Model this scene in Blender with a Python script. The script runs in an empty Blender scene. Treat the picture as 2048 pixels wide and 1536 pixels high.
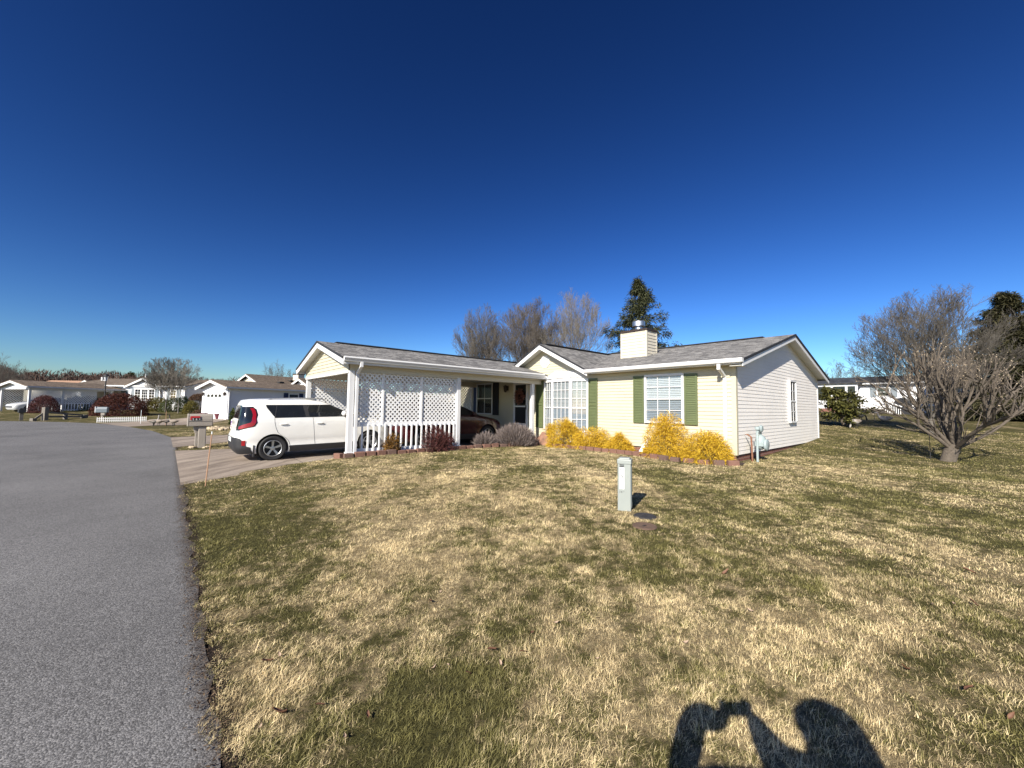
import bpy, math, random
import numpy as np
from mathutils import Vector, Matrix
C = bpy.context.scene.collection
R = math.radians
pi = math.pi
# ------------------------------------------------------------------ survey
CF, CP, CR, CH = 788.2, .0582, .0135, 1.5          # focal (px of a 2048 frame), pitch, roll, lens height
YAW, X0, Y0 = .8574, 5.7465, 10.1191               # house corner and heading
cy, sy = math.cos(YAW), math.sin(YAW)
UD = np.array([-cy, sy, 0]); VD = np.array([sy, cy, 0]); O = np.array([X0, Y0, 0])
CAM = np.array([0, 0, CH])
def ray(px, py):
    x, y = px-1024, py-768
    a = (x*math.cos(CR)+y*math.sin(CR))/CF; b = (x*math.sin(CR)-y*math.cos(CR))/CF
    return np.array([a, math.cos(CP)-b*math.sin(CP), math.sin(CP)+b*math.cos(CP)])
def hit(px, py, pt, n):
    d = ray(px, py); n = np.array(n, float); return CAM+d*(((np.array(pt)-CAM)@n)/(d@n))
def atY(px, py, Y): return hit(px, py, (0, Y, 0), (0, 1, 0))
def sm(a, b, t):
    t = np.clip((t-a)/(b-a), 0, 1); return t*t*(3-2*t)
def uvof(x, y):
    return -(x-X0)*cy+(y-Y0)*sy, (x-X0)*sy+(y-Y0)*cy
def G(x, y):                                        # the lie of the land
    x = np.asarray(x, float); y = np.asarray(y, float)
    u, v = uvof(x, y)
    b = .17*sm(-10.3, -6.8, v)*(1-.75*sm(6.4, 7.4, u))
    rise = np.interp(y, [10.5, 11.5, 20, 23, 40, 80, 200], [0, .03, .54, .74, 1.3, 2.0, 4.])*sm(2, 13, x)
    left = np.interp(y, [28, 33, 40, 46, 80, 200], [0, .2, .5, .65, .9, 2.])
    return b+rise+left*(1-sm(2, 13, x))
def gpt(px, py):
    z = 0.
    for i in range(60):
        p = hit(px, py, (0, 0, z), (0, 0, 1)); z = .5*z+.5*float(G(p[0], p[1]))
    return p
def HW(u, v, z=0.): return O+u*UD+v*VD+np.array([0, 0, z])
def GZ(p): return float(G(p[0], p[1]))
rng = random.Random(7)
nrg = np.random.default_rng(11)
# ------------------------------------------------------------------ materials
def lin(r, g, b):
    f = lambda c: (c/255/12.92) if c/255 <= .04045 else ((c/255+.055)/1.055)**2.4
    return (f(r), f(g), f(b), 1)
def nmat(name):
    m = bpy.data.materials.new(name); m.use_nodes = True
    nt = m.node_tree; p = nt.nodes['Principled BSDF']
    return m, nt, p
def N(nt, t, **kw):
    n = nt.nodes.new(t)
    for k, v in kw.items():
        if k in n.inputs: n.inputs[k].default_value = v
        else: setattr(n, k, v)
    return n
def ramp(nt, src, stops):
    r = nt.nodes.new('ShaderNodeValToRGB'); e = r.color_ramp.elements
    while len(e) < len(stops): e.new(.5)
    for k, (p, c) in enumerate(stops): e[k].position = p; e[k].color = c if len(c) == 4 else (*c, 1)
    nt.links.new(src, r.inputs['Fac']); return r.outputs['Color']
def scl(c, k): return (c[0]*k, c[1]*k, c[2]*k, 1)
def mat(name, col, rough=.6, var=.12, scale=3., bump=0., bscale=40., metal=0., spec=.5, coord='Object', dirt=0.):
    m, nt, p = nmat(name); L = nt.links
    tc = N(nt, 'ShaderNodeTexCoord')
    n = N(nt, 'ShaderNodeTexNoise', Scale=scale, Detail=6.); L.new(tc.outputs[coord], n.inputs['Vector'])
    c = ramp(nt, n.outputs['Fac'], [(.25, scl(col, 1-var)), (.75, scl(col, 1+var*.6))])
    if dirt:
        n2 = N(nt, 'ShaderNodeTexNoise', Scale=.9, Detail=8., Roughness=.7); L.new(tc.outputs[coord], n2.inputs['Vector'])
        mx = N(nt, 'ShaderNodeMixRGB'); mx.inputs['Color2'].default_value = (.16, .13, .09, 1)
        f = ramp(nt, n2.outputs['Fac'], [(.5, (0, 0, 0)), (.8, (dirt,)*3)])
        L.new(f, mx.inputs['Fac']); L.new(c, mx.inputs['Color1']); c = mx.outputs['Color']
    L.new(c, p.inputs['Base Color'])
    p.inputs['Roughness'].default_value = rough; p.inputs['Metallic'].default_value = metal
    p.inputs['Specular IOR Level'].default_value = spec
    if bump:
        b = N(nt, 'ShaderNodeTexNoise', Scale=bscale, Detail=4.); L.new(tc.outputs[coord], b.inputs['Vector'])
        bn = N(nt, 'ShaderNodeBump', Strength=bump, Distance=.02); L.new(b.outputs['Fac'], bn.inputs['Height'])
        L.new(bn.outputs['Normal'], p.inputs['Normal'])
    return m
def leafmat(name, dark, light, transl=.25, rough=.7, mid=None):
    m, nt, p = nmat(name); L = nt.links
    a = N(nt, 'ShaderNodeAttribute', attribute_name='tone')
    st = [(0, dark), (1, light)] if mid is None else [(0, dark), (.5, mid), (1, light)]
    c = ramp(nt, a.outputs['Fac'], st)
    L.new(c, p.inputs['Base Color']); p.inputs['Roughness'].default_value = rough; p.inputs['Specular IOR Level'].default_value = .2
    t = N(nt, 'ShaderNodeBsdfTranslucent'); L.new(c, t.inputs['Color'])
    mx = N(nt, 'ShaderNodeMixShader'); mx.inputs['Fac'].default_value = transl
    L.new(p.outputs[0], mx.inputs[1]); L.new(t.outputs[0], mx.inputs[2])
    L.new(mx.outputs[0], nt.nodes['Material Output'].inputs['Surface'])
    return m
def shinglemat(name, axis, a, b, pitch=.262):
    m, nt, p = nmat(name); L = nt.links
    tc = N(nt, 'ShaderNodeTexCoord'); s = N(nt, 'ShaderNodeSeparateXYZ'); L.new(tc.outputs['Object'], s.inputs[0])
    k = N(nt, 'ShaderNodeMath', operation='MULTIPLY'); k.inputs[1].default_value = 1/math.sin(math.atan(pitch)); L.new(s.outputs['Z'], k.inputs[0])
    cb = N(nt, 'ShaderNodeCombineXYZ'); L.new(s.outputs[axis], cb.inputs['X']); L.new(k.outputs[0], cb.inputs['Y'])
    br = N(nt, 'ShaderNodeTexBrick', Scale=1.); br.offset = .37; br.squash = .7; br.squash_frequency = 3
    br.inputs['Color1'].default_value = a; br.inputs['Color2'].default_value = b; br.inputs['Mortar'].default_value = scl(a, .45)
    br.inputs['Mortar Size'].default_value = .006; br.inputs['Brick Width'].default_value = .24; br.inputs['Row Height'].default_value = .135
    br.inputs['Mortar Smooth'].default_value = .3
    L.new(cb.outputs[0], br.inputs['Vector'])
    n = N(nt, 'ShaderNodeTexNoise', Scale=2.2, Detail=7., Roughness=.75); L.new(cb.outputs[0], n.inputs['Vector'])
    g = N(nt, 'ShaderNodeTexNoise', Scale=90., Detail=3.); L.new(tc.outputs['Object'], g.inputs['Vector'])
    ad = N(nt, 'ShaderNodeMath', operation='ADD'); L.new(n.outputs['Fac'], ad.inputs[0]); L.new(g.outputs['Fac'], ad.inputs[1])
    v = ramp(nt, ad.outputs[0], [(.0, (.5,)*3), (1., (1.35,)*3)])
    ad.use_clamp = False
    hv = N(nt, 'ShaderNodeMath', operation='MULTIPLY'); hv.inputs[1].default_value = .5; L.new(ad.outputs[0], hv.inputs[0]); L.new(hv.outputs[0], v.node.inputs['Fac'])
    mx = N(nt, 'ShaderNodeMixRGB', blend_type='MULTIPLY'); mx.inputs['Fac'].default_value = 1
    L.new(br.outputs['Color'], mx.inputs['Color1']); L.new(v, mx.inputs['Color2']); L.new(mx.outputs[0], p.inputs['Base Color'])
    p.inputs['Roughness'].default_value = .9; p.inputs['Specular IOR Level'].default_value = .15
    bn = N(nt, 'ShaderNodeBump', Strength=.5, Distance=.015); L.new(br.outputs['Fac'], bn.inputs['Height']); bn.invert = True
    L.new(bn.outputs[0], p.inputs['Normal'])
    return m
def glassmat(name, tint=(.75, .8, .85, 1), refl=.06, rough=.01):
    m, nt, p = nmat(name); L = nt.links
    nt.nodes.remove(p)
    t = N(nt, 'ShaderNodeBsdfTransparent'); t.inputs[0].default_value = tint
    g = N(nt, 'ShaderNodeBsdfGlossy'); g.inputs['Roughness'].default_value = rough
    f = N(nt, 'ShaderNodeLayerWeight'); f.inputs[0].default_value = .5
    q = N(nt, 'ShaderNodeMath', operation='POWER'); q.inputs[1].default_value = 5.; L.new(f.outputs['Facing'], q.inputs[0])
    a = N(nt, 'ShaderNodeMath', operation='MULTIPLY_ADD'); a.inputs[1].default_value = .9; a.inputs[2].default_value = .04+refl; L.new(q.outputs[0], a.inputs[0])
    mx = N(nt, 'ShaderNodeMixShader'); L.new(a.outputs[0], mx.inputs[0]); L.new(t.outputs[0], mx.inputs[1]); L.new(g.outputs[0], mx.inputs[2])
    L.new(mx.outputs[0], nt.nodes['Material Output'].inputs['Surface'])
    return m
M = {}
M['sid_y'] = mat('siding_yellow', (.51, .47, .345, 1), .5, .06, 1.3, dirt=.0)
M['sid_s'] = mat('siding_pale', (.84, .80, .745, 1), .5, .05, 1.1, dirt=.08)  # side wall siding, paler and less yellow than the front wall
M['sid_w'] = mat('siding_white', (.72, .72, .73, 1), .5, .05, 1.2, dirt=.06)
M['sid_b'] = mat('siding_bluegrey', (.36, .39, .45, 1), .5, .06, 1.2)
M['sid_c'] = mat('siding_cream', (.56, .515, .41, 1), .5, .05, 1.2)
M['white'] = mat('white_trim', (.66, .66, .655, 1), .4, .04, 2.5, dirt=.08)
M['white2'] = mat('white_wood', (.82, .82, .81, 1), .6, .08, 5., bump=.1, dirt=.14)
M['soffit'] = mat('soffit', (.62, .61, .56, 1), .6, .05)
M['green'] = mat('shutter_green', (.105, .128, .055, 1), .45, .1, 4.)
M['black'] = mat('shutter_black', (.012, .013, .016, 1), .5, .1)
M['navy'] = mat('shutter_navy', (.012, .02, .07, 1), .5, .1)
M['greysh'] = mat('shutter_grey', (.15, .18, .2, 1), .5, .1)
M['dark'] = mat('dark_void', (.008, .008, .01, 1), .5, .05)
M['darkroom'] = mat('dark_room', (.03, .03, .035, 1), .7, .1)
M['blind'] = mat('blind', (.5, .515, .52, 1), .6, .05, 3.)
M['blind3'] = mat('blind_bay', (.36, .37, .37, 1), .7, .05, 3.)
M['blind2'] = mat('blind_screened', (.27, .3, .33, 1), .7, .05, 3.)
M['edge'] = mat('roof_edge', (.02, .021, .024, 1), .7, .1)
M['shx'] = shinglemat('shingle_along', 'X', lin(98, 97, 96), lin(146, 144, 141))
M['shy'] = shinglemat('shingle_across', 'Y', lin(98, 97, 96), lin(146, 144, 141), .28)
M['shyb'] = shinglemat('shingle_gable', 'Y', lin(98, 97, 96), lin(146, 144, 141), .5)
M['shbx'] = shinglemat('shingle_brown', 'X', lin(96, 86, 76), lin(126, 114, 102), .3)
M['shby'] = shinglemat('shingle_brown_across', 'Y', lin(96, 86, 76), lin(130, 116, 102), .3)
M['shd'] = shinglemat('shingle_dark', 'X', lin(52, 54, 58), lin(76, 78, 82), .3)
M['sht'] = shinglemat('shingle_tan', 'X', lin(170, 136, 112), lin(186, 152, 128), .3)
M['glass'] = glassmat('window_glass', (.93, .95, .96, 1), .0)
M['glassd'] = glassmat('screened_glass', (.45, .48, .52, 1), .05)
M['steel'] = mat('galvanised', (.66, .66, .66, 1), .42, .2, 6., metal=1.)
M['brown'] = mat('cap_brown', (.035, .022, .017, 1), .6, .1)
M['meter'] = mat('meter_grey', (.3, .36, .36, 1), .45, .12, 8.)
M['rust'] = mat('rust_pipe', (.2, .09, .05, 1), .8, .3, 20.)
M['pedgreen'] = mat('pedestal_green', (.265, .29, .27, 1), .5, .07, 5., dirt=.16)
M['pedside'] = mat('pedestal_side', (.21, .24, .235, 1), .5, .07, 5.)
M['label'] = mat('sticker', (.75, .78, .76, 1), .5, .03)
M['ink'] = mat('ink', (.02, .02, .025, 1), .6, .05)
M['lidblk'] = mat('lid_black', (.03, .03, .034, 1), .65, .2, 20., bump=.4)
M['lidrust'] = mat('lid_rust', (.12, .075, .052, 1), .85, .25, 20., bump=.5)
M['taupe'] = mat('mailbox_taupe', (.30, .265, .225, 1), .5, .08, 4., bump=.08)
M['red'] = mat('flag_red', (.42, .02, .025, 1), .5, .1)
M['woodst'] = mat('stake_wood', (.42, .24, .14, 1), .7, .2, 8.)
M['woodgr'] = mat('weathered_wood', (.17, .15, .125, 1), .85, .25, 9., bump=.4)
M['paver'] = mat('paver_red', (.19, .098, .07, 1), .9, .25, 6., bump=.6, bscale=60)
M['paverd'] = mat('paver_dark', (.14, .085, .065, 1), .9, .25, 6., bump=.6, bscale=60)
M['stone'] = mat('flagstone', (.25, .135, .09, 1), .85, .45, 7., bump=.9, bscale=14)
M['rock'] = mat('field_rock', (.45, .36, .24, 1), .85, .35, 6., bump=.6, bscale=20)
M['mulch'] = mat('mulch', (.045, .028, .02, 1), .95, .5, 18., bump=1., bscale=30)
M['bark'] = mat('bark_brown', (.108, .088, .068, 1), .9, .3, 14., bump=.7, bscale=30)
M['barkd'] = mat('bark_grey', (.11, .098, .082, 1), .9, .25, 10.)
M['barkp'] = mat('bark_pale', (.19, .17, .14, 1), .9, .25, 10.)
M['barkr'] = mat('bark_reddish', (.105, .09, .075, 1), .9, .25, 10.)
M['cut'] = mat('cut_wood', (.5, .4, .27, 1), .8, .1)
M['tyre'] = mat('tyre', (.014, .014, .015, 1), .75, .1)
M['alloy'] = mat('alloy', (.42, .43, .44, 1), .35, .06, 5., metal=.85)
M['plast'] = mat('black_plastic', (.02, .02, .022, 1), .6, .1)
M['slots'] = mat('dark_seam', (.07, .07, .07, 1), .8, .05)
M['terra'] = mat('plum_pot', (.11, .02, .03, 1), .5, .1)
M['brick'] = None
def carpaint(name, col, rough=.25, dirt=0.):
    m = mat(name, col, rough, .03, 1.5, dirt=dirt); p = m.node_tree.nodes['Principled BSDF']
    p.inputs['Coat Weight'].default_value = .6; p.inputs['Coat Roughness'].default_value = .05; return m
M['pwhite'] = carpaint('paint_white', (.76, .75, .71, 1), .3, .1)
M['pmaroon'] = carpaint('paint_maroon', (.045, .006, .008, 1))
M['psilver'] = carpaint('paint_silver', (.6, .61, .62, 1))
def solid(name, col, rough, spec=.5):
    m, nt, p = nmat(name); p.inputs['Base Color'].default_value = col; p.inputs['Roughness'].default_value = rough
    p.inputs['Specular IOR Level'].default_value = spec; return m
M['carglass'] = mat('car_glass', (.012, .014, .016, 1), .04, .2, 4.)
M['taillight'] = carpaint('tail_red', (.26, .006, .010, 1), .2)
def brickmat():
    m, nt, p = nmat('brick_skirt'); L = nt.links
    tc = N(nt, 'ShaderNodeTexCoord'); s = N(nt, 'ShaderNodeSeparateXYZ'); L.new(tc.outputs['Object'], s.inputs[0])
    ad = N(nt, 'ShaderNodeMath', operation='ADD'); L.new(s.outputs['X'], ad.inputs[0]); L.new(s.outputs['Y'], ad.inputs[1])
    cb = N(nt, 'ShaderNodeCombineXYZ'); L.new(ad.outputs[0], cb.inputs['X']); L.new(s.outputs['Z'], cb.inputs['Y'])
    br = N(nt, 'ShaderNodeTexBrick', Scale=1.); br.inputs['Color1'].default_value = (.13, .04, .028, 1); br.inputs['Color2'].default_value = (.2, .075, .05, 1)
    br.inputs['Mortar'].default_value = (.22, .17, .14, 1); br.inputs['Mortar Size'].default_value = .006; br.inputs['Brick Width'].default_value = .2; br.inputs['Row Height'].default_value = .07
    L.new(cb.outputs[0], br.inputs['Vector']); L.new(br.outputs['Color'], p.inputs['Base Color']); p.inputs['Roughness'].default_value = .9
    return m
M['brick'] = brickmat()
# --- ground materials
# where the turf is greener (+) or drier (-)
PATCHES = [(480, 1080, .9, .07), (440, 1010, .7, .07), (900, 1400, .6, .10), (780, 1480, .4, .09), (1130, 1160, .5, .07), (1400, 1080, .9, .05), (1680, 1010, 1.6, .06), (1930, 1010, 2., .06), (1960, 1190, .7, .07), (1900, 1400, .5, .06), (560, 1230, .35, .07), (1290, 1080, .4, .05),
           (690, 1180, 1.1, -.09), (560, 1350, .4, -.06), (1010, 1030, 1.3, -.07), (1260, 1260, .6, -.07), (1640, 1230, .7, -.08), (1560, 930, 1.4, -.09), (850, 960, 1.6, -.07), (1120, 1440, .4, -.06), (1780, 1290, .5, -.05), (1850, 1090, .5, -.04)]
def patch_nodes(nt):
    """lawn pattern in world metres: returns (green mask socket needs rnd) noise outputs"""
    L = nt.links
    g = N(nt, 'ShaderNodeNewGeometry')
    n1 = N(nt, 'ShaderNodeTexNoise', Scale=.95, Detail=8., Roughness=.66, Distortion=.6); L.new(g.outputs['Position'], n1.inputs['Vector'])
    n2 = N(nt, 'ShaderNodeTexNoise', Scale=.16, Detail=2.); L.new(g.outputs['Position'], n2.inputs['Vector'])
    sp = N(nt, 'ShaderNodeSeparateXYZ'); L.new(g.outputs['Position'], sp.inputs[0])
    # a little greener to the right and along the road side, straw in front of the house
    mp = N(nt, 'ShaderNodeMapping'); mp.inputs['Rotation'].default_value = (0, 0, YAW); mp.inputs['Scale'].default_value = (1.15, .16, 1.); L.new(g.outputs['Position'], mp.inputs[0])
    n4 = N(nt, 'ShaderNodeTexNoise', Scale=1., Detail=5., Roughness=.6, Distortion=.3); L.new(mp.outputs[0], n4.inputs['Vector'])   # mowing lines
    n5 = N(nt, 'ShaderNodeTexNoise', Scale=6., Detail=5., Roughness=.7); L.new(g.outputs['Position'], n5.inputs['Vector'])
    def wsum(terms):
        acc = None
        for o_, k_ in terms:
            q_ = N(nt, 'ShaderNodeMath', operation='MULTIPLY_ADD'); q_.inputs[1].default_value = k_; q_.inputs[2].default_value = 0.; L.new(o_, q_.inputs[0])
            if acc is not None: L.new(acc, q_.inputs[2])
            acc = q_.outputs[0]
        return q_
    blobs = []
    for px, py, rad, amp in PATCHES:
        c_ = gpt(px, py); vd = N(nt, 'ShaderNodeVectorMath', operation='DISTANCE'); vd.inputs[1].default_value = tuple(c_); L.new(g.outputs['Position'], vd.inputs[0])
        mr = N(nt, 'ShaderNodeMapRange'); mr.interpolation_type = 'SMOOTHSTEP'; mr.inputs['From Min'].default_value = rad*.15; mr.inputs['From Max'].default_value = rad*1.7; mr.inputs['To Min'].default_value = 1.; mr.inputs['To Max'].default_value = 0.
        L.new(vd.outputs['Value'], mr.inputs['Value']); blobs.append((mr.outputs[0], amp*.62))
    a = wsum(blobs+[(n1.outputs['Fac'], .60), (n2.outputs['Fac'], .10), (n4.outputs['Fac'], .42), (n5.outputs['Fac'], .62)])
    xr = N(nt, 'ShaderNodeMapRange'); xr.inputs['From Min'].default_value = 3.; xr.inputs['From Max'].default_value = 11.; xr.inputs['To Min'].default_value = 0.; xr.inputs['To Max'].default_value = .065
    L.new(sp.outputs['X'], xr.inputs['Value'])
    c = N(nt, 'ShaderNodeMath', operation='ADD'); L.new(a.outputs[0], c.inputs[0]); L.new(xr.outputs[0], c.inputs[1])
    # the strip beside the road is greener
    dt = N(nt, 'ShaderNodeVectorMath', operation='DOT_PRODUCT'); dt.inputs[1].default_value = tuple(VD)
    sb = N(nt, 'ShaderNodeVectorMath', operation='SUBTRACT'); sb.inputs[1].default_value = tuple(O); L.new(g.outputs['Position'], sb.inputs[0]); L.new(sb.outputs[0], dt.inputs[0])
    vr = N(nt, 'ShaderNodeMapRange'); vr.inputs['From Min'].default_value = -10.2; vr.inputs['From Max'].default_value = -8.9; vr.inputs['To Min'].default_value = .06; vr.inputs['To Max'].default_value = 0.
    L.new(dt.outputs['Value'], vr.inputs['Value'])
    d = N(nt, 'ShaderNodeMath', operation='ADD'); L.new(c.outputs[0], d.inputs[0]); L.new(vr.outputs[0], d.inputs[1])
    return d.outputs[0], dt.outputs['Value'], g
STRAW = ((.18, .125, .055, 1), (.93, .755, .44, 1)); GREEN = ((.022, .025, .009, 1), (.25, .225, .078, 1))
def grass_color(nt, rnd, lo=.02):
    L = nt.links
    p, v, g = patch_nodes(nt)
    r = N(nt, 'ShaderNodeMath', operation='MULTIPLY_ADD'); r.inputs[1].default_value = .2; L.new(rnd, r.inputs[0]); L.new(p, r.inputs[2])
    f = N(nt, 'ShaderNodeMapRange'); f.inputs['From Min'].default_value = .89; f.inputs['From Max'].default_value = 1.04; L.new(r.outputs[0], f.inputs['Value'])
    f.interpolation_type = 'SMOOTHSTEP'
    return f.outputs[0], v, g
def blade_mat():
    m, nt, p = nmat('grass_blades'); L = nt.links
    a = N(nt, 'ShaderNodeAttribute', attribute_name='tone'); b = N(nt, 'ShaderNodeAttribute', attribute_name='tone2')
    f, v, g = grass_color(nt, a.outputs['Fac'])
    s = ramp(nt, b.outputs['Fac'], [(0, STRAW[0]), (1, STRAW[1])]); gr = ramp(nt, b.outputs['Fac'], [(0, GREEN[0]), (1, GREEN[1])])
    mx = N(nt, 'ShaderNodeMixRGB'); L.new(f, mx.inputs['Fac']); L.new(s, mx.inputs['Color1']); L.new(gr, mx.inputs['Color2'])
    L.new(mx.outputs[0], p.inputs['Base Color']); p.inputs['Roughness'].default_value = .6; p.inputs['Specular IOR Level'].default_value = .25
    t = N(nt, 'ShaderNodeBsdfTranslucent'); L.new(mx.outputs[0], t.inputs['Color'])
    ms = N(nt, 'ShaderNodeMixShader'); ms.inputs['Fac'].default_value = .2; L.new(p.outputs[0], ms.inputs[1]); L.new(t.outputs[0], ms.inputs[2])
    L.new(ms.outputs[0], nt.nodes['Material Output'].inputs['Surface']); return m
def ground_mat():
    m, nt, p = nmat('lawn_ground'); L = nt.links
    g0 = N(nt, 'ShaderNodeNewGeometry')
    fn = N(nt, 'ShaderNodeTexNoise', Scale=30., Detail=6., Roughness=.8); L.new(g0.outputs['Position'], fn.inputs['Vector'])
    st = N(nt, 'ShaderNodeMapRange'); st.inputs['From Min'].default_value = .3; st.inputs['From Max'].default_value = .7; L.new(fn.outputs['Fac'], st.inputs['Value'])
    f, v, g = grass_color(nt, st.outputs[0])
    s = ramp(nt, st.outputs[0], [(0, scl(STRAW[0], .35)), (1, scl(STRAW[1], .46))]); gr = ramp(nt, st.outputs[0], [(0, scl(GREEN[0], .45)), (1, scl(GREEN[1], .5))])
    mx = N(nt, 'ShaderNodeMixRGB'); L.new(f, mx.inputs['Fac']); L.new(s, mx.inputs['Color1']); L.new(gr, mx.inputs['Color2'])
    # bare soil beside the asphalt
    n3 = N(nt, 'ShaderNodeTexNoise', Scale=5., Detail=4.); L.new(g0.outputs['Position'], n3.inputs['Vector'])
    ad = N(nt, 'ShaderNodeMath', operation='MULTIPLY_ADD'); ad.inputs[1].default_value = .22; L.new(n3.outputs['Fac'], ad.inputs[0]); L.new(v, ad.inputs[2])
    er = N(nt, 'ShaderNodeMapRange'); er.inputs['From Min'].default_value = -10.58; er.inputs['From Max'].default_value = -10.5; er.inputs['To Min'].default_value = 1.; er.inputs['To Max'].default_value = 0.; L.new(ad.outputs[0], er.inputs['Value'])
    xm_ = N(nt, 'ShaderNodeSeparateXYZ'); L.new(g0.outputs['Position'], xm_.inputs[0]); xg = N(nt, 'ShaderNodeMath', operation='GREATER_THAN'); xg.inputs[1].default_value = -15.; L.new(xm_.outputs['X'], xg.inputs[0])
    em = N(nt, 'ShaderNodeMath', operation='MULTIPLY'); L.new(er.outputs[0], em.inputs[0]); L.new(xg.outputs[0], em.inputs[1])
    mx2 = N(nt, 'ShaderNodeMixRGB'); mx2.inputs['Color2'].default_value = (.035, .026, .02, 1); L.new(em.outputs[0], mx2.inputs['Fac']); L.new(mx.outputs[0], mx2.inputs['Color1'])
    L.new(mx2.outputs[0], p.inputs['Base Color']); p.inputs['Roughness'].default_value = .9; p.inputs['Specular IOR Level'].default_value = .1
    bn = N(nt, 'ShaderNodeBump', Strength=.9, Distance=.03); L.new(fn.outputs['Fac'], bn.inputs['Height']); L.new(bn.outputs[0], p.inputs['Normal'])
    return m
def asphalt_mat():
    m, nt, p = nmat('asphalt'); L = nt.links
    g = N(nt, 'ShaderNodeNewGeometry')
    vo = N(nt, 'ShaderNodeTexVoronoi', Scale=140.); L.new(g.outputs['Position'], vo.inputs['Vector'])
    sv = N(nt, 'ShaderNodeSeparateColor'); L.new(vo.outputs['Color'], sv.inputs[0])
    c = ramp(nt, sv.outputs[0], [(0, (.075, .073, .072)), (.5, (.13, .128, .127)), (1, (.235, .23, .226))])
    n = N(nt, 'ShaderNodeTexNoise', Scale=.5, Detail=6., Roughness=.6); L.new(g.outputs['Position'], n.inputs['Vector'])
    k = ramp(nt, n.outputs['Fac'], [(.3, (.78,)*3), (.7, (1.18,)*3)])
    mx = N(nt, 'ShaderNodeMixRGB', blend_type='MULTIPLY'); mx.inputs['Fac'].default_value = 1; L.new(c, mx.inputs['Color1']); L.new(k, mx.inputs['Color2'])
    # dirty margin along the lawn
    dt = N(nt, 'ShaderNodeVectorMath', operation='DOT_PRODUCT'); dt.inputs[1].default_value = tuple(VD)
    sb = N(nt, 'ShaderNodeVectorMath', operation='SUBTRACT'); sb.inputs[1].default_value = tuple(O); L.new(g.outputs['Position'], sb.inputs[0]); L.new(sb.outputs[0], dt.inputs[0])
    n3 = N(nt, 'ShaderNodeTexNoise', Scale=7., Detail=6., Roughness=.7); L.new(g.outputs['Position'], n3.inputs['Vector'])
    ad = N(nt, 'ShaderNodeMath', operation='MULTIPLY_ADD'); ad.inputs[1].default_value = .34; L.new(n3.outputs['Fac'], ad.inputs[0]); L.new(dt.outputs['Value'], ad.inputs[2])
    er = N(nt, 'ShaderNodeMapRange'); er.inputs['From Min'].default_value = -10.68; er.inputs['From Max'].default_value = -10.54; er.inputs['To Max'].default_value = .75; L.new(ad.outputs[0], er.inputs['Value'])
    mx2 = N(nt, 'ShaderNodeMixRGB'); mx2.inputs['Color2'].default_value = (.05, .036, .026, 1); L.new(er.outputs[0], mx2.inputs['Fac']); L.new(mx.outputs[0], mx2.inputs['Color1'])
    L.new(mx2.outputs[0], p.inputs['Base Color']); p.inputs['Roughness'].default_value = .85; p.inputs['Specular IOR Level'].default_value = .25
    bn = N(nt, 'ShaderNodeBump', Strength=.4, Distance=.006); L.new(vo.outputs['Distance'], bn.inputs['Height']); bn.invert = True; L.new(bn.outputs[0], p.inputs['Normal'])
    return m
def concrete_mat():
    m, nt, p = nmat('concrete'); L = nt.links
    g = N(nt, 'ShaderNodeNewGeometry')
    mp = N(nt, 'ShaderNodeMapping'); mp.inputs['Rotation'].default_value = (0, 0, YAW); mp.inputs['Scale'].default_value = (2.6, .32, 1)
    L.new(g.outputs['Position'], mp.inputs[0])
    n = N(nt, 'ShaderNodeTexNoise', Scale=1., Detail=6., Roughness=.65); L.new(mp.outputs[0], n.inputs['Vector'])
    c = ramp(nt, n.outputs['Fac'], [(.3, (.13, .103, .083)), (.5, (.28, .232, .188)), (.75, (.42, .355, .288))])
    f = N(nt, 'ShaderNodeTexNoise', Scale=60., Detail=4.); L.new(g.outputs['Position'], f.inputs['Vector'])
    k = ramp(nt, f.outputs['Fac'], [(.3, (.75,)*3), (.7, (1.15,)*3)])
    mx = N(nt, 'ShaderNodeMixRGB', blend_type='MULTIPLY'); mx.inputs['Fac'].default_value = 1; L.new(c, mx.inputs['Color1']); L.new(k, mx.inputs['Color2'])
    L.new(mx.outputs[0], p.inputs['Base Color']); p.inputs['Roughness'].default_value = .9; p.inputs['Specular IOR Level'].default_value = .15
    bn = N(nt, 'ShaderNodeBump', Strength=.3, Distance=.01); L.new(f.outputs['Fac'], bn.inputs['Height']); L.new(bn.outputs[0], p.inputs['Normal'])
    return m
M['blade'] = blade_mat(); M['ground'] = ground_mat(); M['asphalt'] = asphalt_mat(); M['concrete'] = concrete_mat()
M['tar'] = mat('tar_line', (.03, .03, .032, 1), .8, .1)
# ------------------------------------------------------------------ mesh helpers
SHIFT = {}
def tag(o, label=None, cat=None, group=None, kind=None):
    for k, v in (('label', label), ('category', cat), ('group', group), ('kind', kind)):
        if v: o[k] = v
    return o
def h2w(p): return HW(-p[0], p[1], p[2])
def thing(name, label, cat, base, frame='W', rot=0., group=None):
    """Empty at the thing's base. frame H: base and parts in house coordinates (x=-u, y=v); W: world; L: parts in own coordinates"""
    o = bpy.data.objects.new(name, None); C.objects.link(o); o.empty_display_size = .1
    if frame == 'H': o.location = h2w(base); o.rotation_euler = (0, 0, -YAW); SHIFT[o.name] = tuple(base)
    elif frame == 'W': o.location = base; SHIFT[o.name] = tuple(base)
    else: o.location = base; o.rotation_euler = (0, 0, rot); SHIFT[o.name] = (0, 0, 0)
    return tag(o, label, cat, group)
def rootof(o):
    while o.parent: o = o.parent
    return o
def mesh_obj(name, me, m, parent=None):
    o = bpy.data.objects.new(name, me); C.objects.link(o)
    if m: me.materials.append(m)
    if parent: o.parent = parent
    return o
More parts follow.
